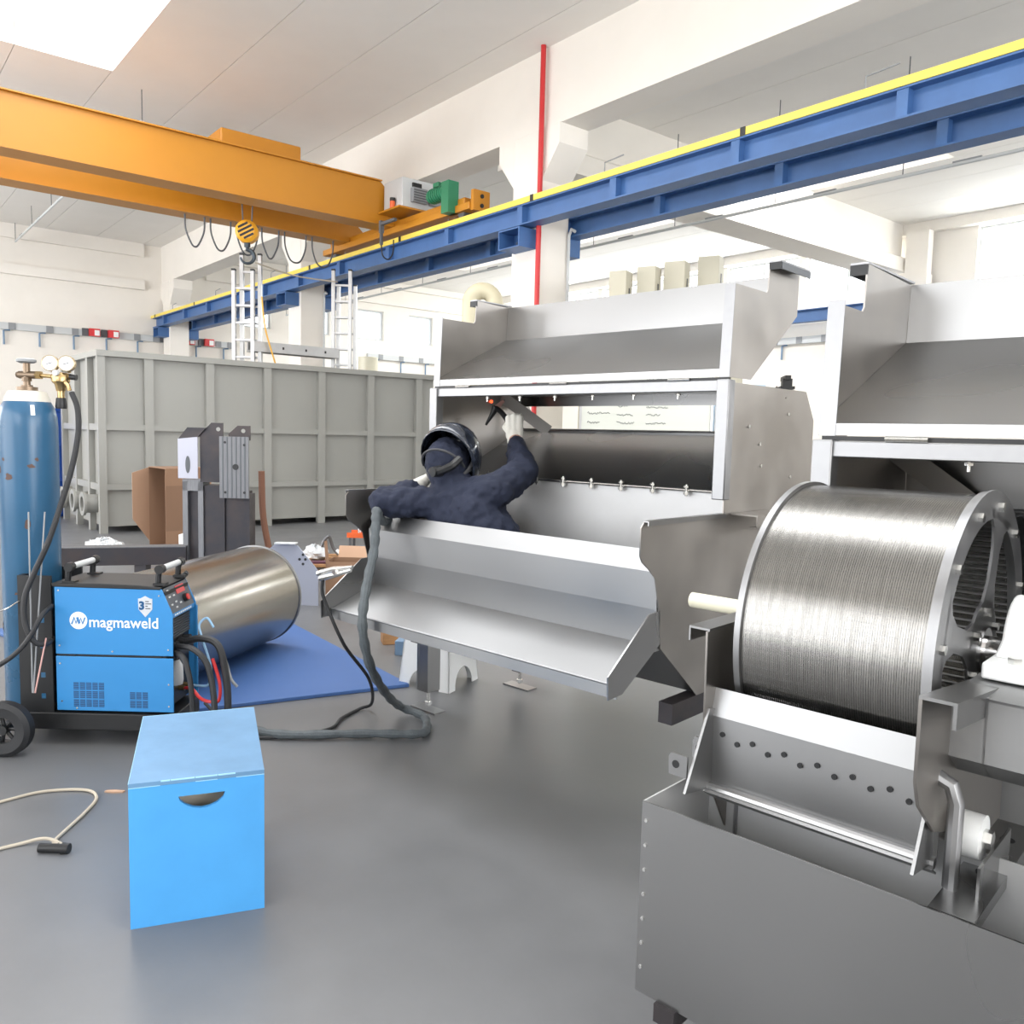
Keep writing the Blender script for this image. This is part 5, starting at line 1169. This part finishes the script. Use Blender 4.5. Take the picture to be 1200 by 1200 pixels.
# gas hose from the regulator to the back of the welder
gh = [(-4.39, 0.891, 1.65), (-4.356, 0.907, 1.578), (-4.321, 0.902, 1.47), (-4.302, 0.87, 1.311), (-4.275, 0.814, 1.136), (-4.253, 0.753, 0.964), (-4.26, 0.693, 0.822), (-4.265, 0.655, 0.715), (-4.254, 0.651, 0.6), (-4.233, 0.681, 0.514), (-4.242, 0.73, 0.493), (-4.312, 0.771, 0.5)]
m = MB(); m.tube(spline(gh, 7), 0.0125, n=10); tag(m.build('gas_hose', M_rubber), 'black rubber gas hose looping from the regulator to the blue welder', 'hose')
pc = [(-4.336, 0.403, 0.345), (-4.268, 0.527, 0.407), (-4.235, 0.608, 0.469), (-4.222, 0.667, 0.545), (-4.221, 0.712, 0.63), (-4.284, 0.766, 0.66)]
m = MB(); m.tube(spline(pc, 7), 0.011, n=10); tag(m.build('supply_cable', M_rubber), 'black supply cable running from the back of the welder past the cylinder', 'cable')
ch = [(-4.458, 0.476, 0.562), (-4.377, 0.553, 0.632), (-4.345, 0.597, 0.657), (-4.381, 0.651, 0.68)]
m = MB(); pts = spline(ch, 8)
for i, (a, b_) in enumerate(zip(pts[:-1], pts[1:])): m.tube([a, (a+b_)/2, b_], 0.003, n=5, rs=[0.002, 0.0042, 0.002])
tag(m.build('safety_chain', M_bolt), 'thin steel chain strapped across the blue cylinder', 'chain')
for i, (p0, p1, m_) in enumerate((((-4.322, 0.688, 1.097), (-4.261, 0.674, 0.269), M_grey), ((-4.275, 0.746, 1.099), (-4.258, 0.677, 0.269), M_grey), ((-4.222, 0.728, 0.525), (-4.253, 0.683, 0.269), M_spark))):
    o = MB().cyl(p0, p1, 0.0035, n=6).build('filler_rod', m_, None)
    tag(o, ['grey filler rod leaning across the middle of the blue cylinder', 'grey filler rod along the cylinder edge beside the gas hose', 'short pinkish filler rod in the holder of the trolley'][i], 'rod', 'filler rods in the trolley holder')

# ================================================================ BLUE CRATE AND FLOOR CORDS
BX = thing('blue_crate', 'blue painted wooden crate with a curved hand hole', 'crate', W(-1.028, 2.718), YAWC + math.radians(20))
w, l, h = 0.385, 0.615, 0.45
MB().bb((-w/2, -l/2, h-0.014), (w/2, l/2, h)).build('lid', M_boxtop, BX)
hole = [(-0.055, 0.395), (0.078, 0.395), (0.072, 0.378), (0.055, 0.363), (0.030, 0.353), (0.008, 0.351), (-0.015, 0.356), (-0.038, 0.368), (-0.052, 0.382)]
outer = [(-w/2, 0.0), (w/2, 0.0), (w/2, h-0.0145), (-w/2, h-0.0145)]
def holed(mb, y0, y1):
    i = 0; oi = 3
    poly = outer[:] + [outer[0]]
    # four strips round the hole keep it a real opening
    xs = sorted(hole)
    mb.bb((-w/2, y0, 0), (w/2, y1, 0.351)); mb.bb((-w/2, y0, 0.395), (w/2, y1, h-0.0145))
    mb.prism([(-w/2, 0.351), (0.008, 0.351), (-0.015, 0.356), (-0.038, 0.368), (-0.052, 0.382), (-0.055, 0.395), (-w/2, 0.395)], 'y', y0, y1)
    mb.prism([(w/2, 0.351), (w/2, 0.395), (0.078, 0.395), (0.072, 0.378), (0.055, 0.363), (0.030, 0.353), (0.008, 0.351)], 'y', y0, y1)
fp = MB(); holed(fp, -l/2, -l/2+0.014); fp.build('front_board', M_box, BX)
MB().bb((-w/2, l/2-0.014, 0), (w/2, l/2, h-0.0145)).build('rear_board', M_box, BX)
MB().bb((-w/2, -l/2+0.0145, 0), (-w/2+0.014, l/2-0.0145, h-0.0145)).build('side_board', M_box, BX)
MB().bb((w/2-0.014, -l/2+0.0145, 0), (w/2, l/2-0.0145, h-0.0145)).build('side_board', M_box, BX)
MB().bb((-w/2+0.014, -l/2+0.0145, 0), (w/2-0.014, l/2-0.0145, 0.012)).build('bottom_board', M_box, BX)
M_worn = mat('worn_paint_edge', '#9fd0ee', 0.5)
we = MB(); rd = random.Random(2)
x = -w/2
while x < w/2-0.01:
    e_ = min(w/2, x + rd.uniform(0.02, 0.09))
    if rd.random() < 0.85: we.bb((x, -l/2-0.0006, h-0.0035), (e_, -l/2+0.002, h+0.0004)); 
    if rd.random() < 0.6: we.bb((x, -l/2-0.0006, h-0.015), (e_, -l/2+0.001, h-0.013))
    x = e_ + 0.002
we.bb((-w/2, l/2-0.002, h-0.003), (w/2, l/2+0.0006, h+0.0004)); we.bb((-w/2-0.0004, -l/2, h-0.002), (-w/2+0.001, l/2, h+0.0004))
we.build('worn_edge', M_worn, BX)
o = MB().bb((-0.14, -0.2, 0), (0.14, 0.18, 0.36)).build('inner_carton', mat('cream_carton', '#cfc8ba', 0.7), None, bevel=0.003); o.location = W(-1.028, 2.718, 0.013); o.rotation_euler = (0, 0, YAWC + math.radians(20)); tag(o, 'cream carton visible through the hand hole of the blue crate', 'box')
m = MB(); m.tube(spline([(-3.70, 0.30, 0.007), (-3.714, 0.464, 0.007), (-3.722, 0.615, 0.007), (-3.64, 0.755, 0.007), (-3.537, 0.774, 0.007), (-3.424, 0.709, 0.007), (-3.298, 0.61, 0.007), (-3.235, 0.565, 0.007), (-3.20, 0.575, 0.012)], 8), 0.0062, n=8)
tag(m.build('beige_lead', M_cable), 'beige cord curling across the floor to a black plug', 'lead')
m = MB(); m.tube(spline([(-3.19, 0.548, 0.012), (-3.14, 0.575, 0.007), (-3.17, 0.59, 0.007), (-3.255, 0.545, 0.018), (-3.29, 0.46, 0.007), (-3.29, 0.36, 0.007), (-3.27, 0.2, 0.007)], 8), 0.0062, n=8)
tag(m.build('beige_lead', M_cable), 'second beige cord leaving the black plug towards the wall', 'lead')
pg = thing('cord_plug', 'black plug joining the beige cords on the floor', 'plug', (-3.17, 0.548, 0), YAWC)
MB().cyl((-0.045, 0, 0.016), (0.035, 0, 0.016), 0.016, n=14).build('plug_body', M_black, pg); MB().cyl((0.035, 0, 0.016), (0.06, 0, 0.016), 0.02, 0.018, n=14).build('plug_collar', M_black, pg)
fo = thing('foot_lever', 'flat cream metal lever with a small black knob on the floor', 'lever', W(-2.18, 3.27), YAWC-0.15)
MB().prism([(-0.25, -0.03), (0.05, -0.03), (0.07, -0.01), (0.06, 0.02), (-0.25, 0.05)], 'z', 0.0, 0.016).build('plate', M_cream, fo, bevel=0.003)
MB().cyl((0.035, 0.0, 0.016), (0.035, 0.0, 0.045), 0.007, n=8).cyl((0.035, 0.0, 0.045), (0.035, 0.0, 0.055), 0.014, n=10).build('knob', M_black, fo)
o = MB().prism([(-0.035, -0.006), (0.0, -0.011), (0.04, -0.006), (0.045, 0.006), (0.0, 0.010), (-0.03, 0.006)], 'z', 0.0, 0.006).build('wood_chip', M_cardl); o.location = W(-1.60, 3.30); o.rotation_euler = (0, 0, YAWC); tag(o, 'small splinter of wood on the floor beside the blue crate', 'splinter')
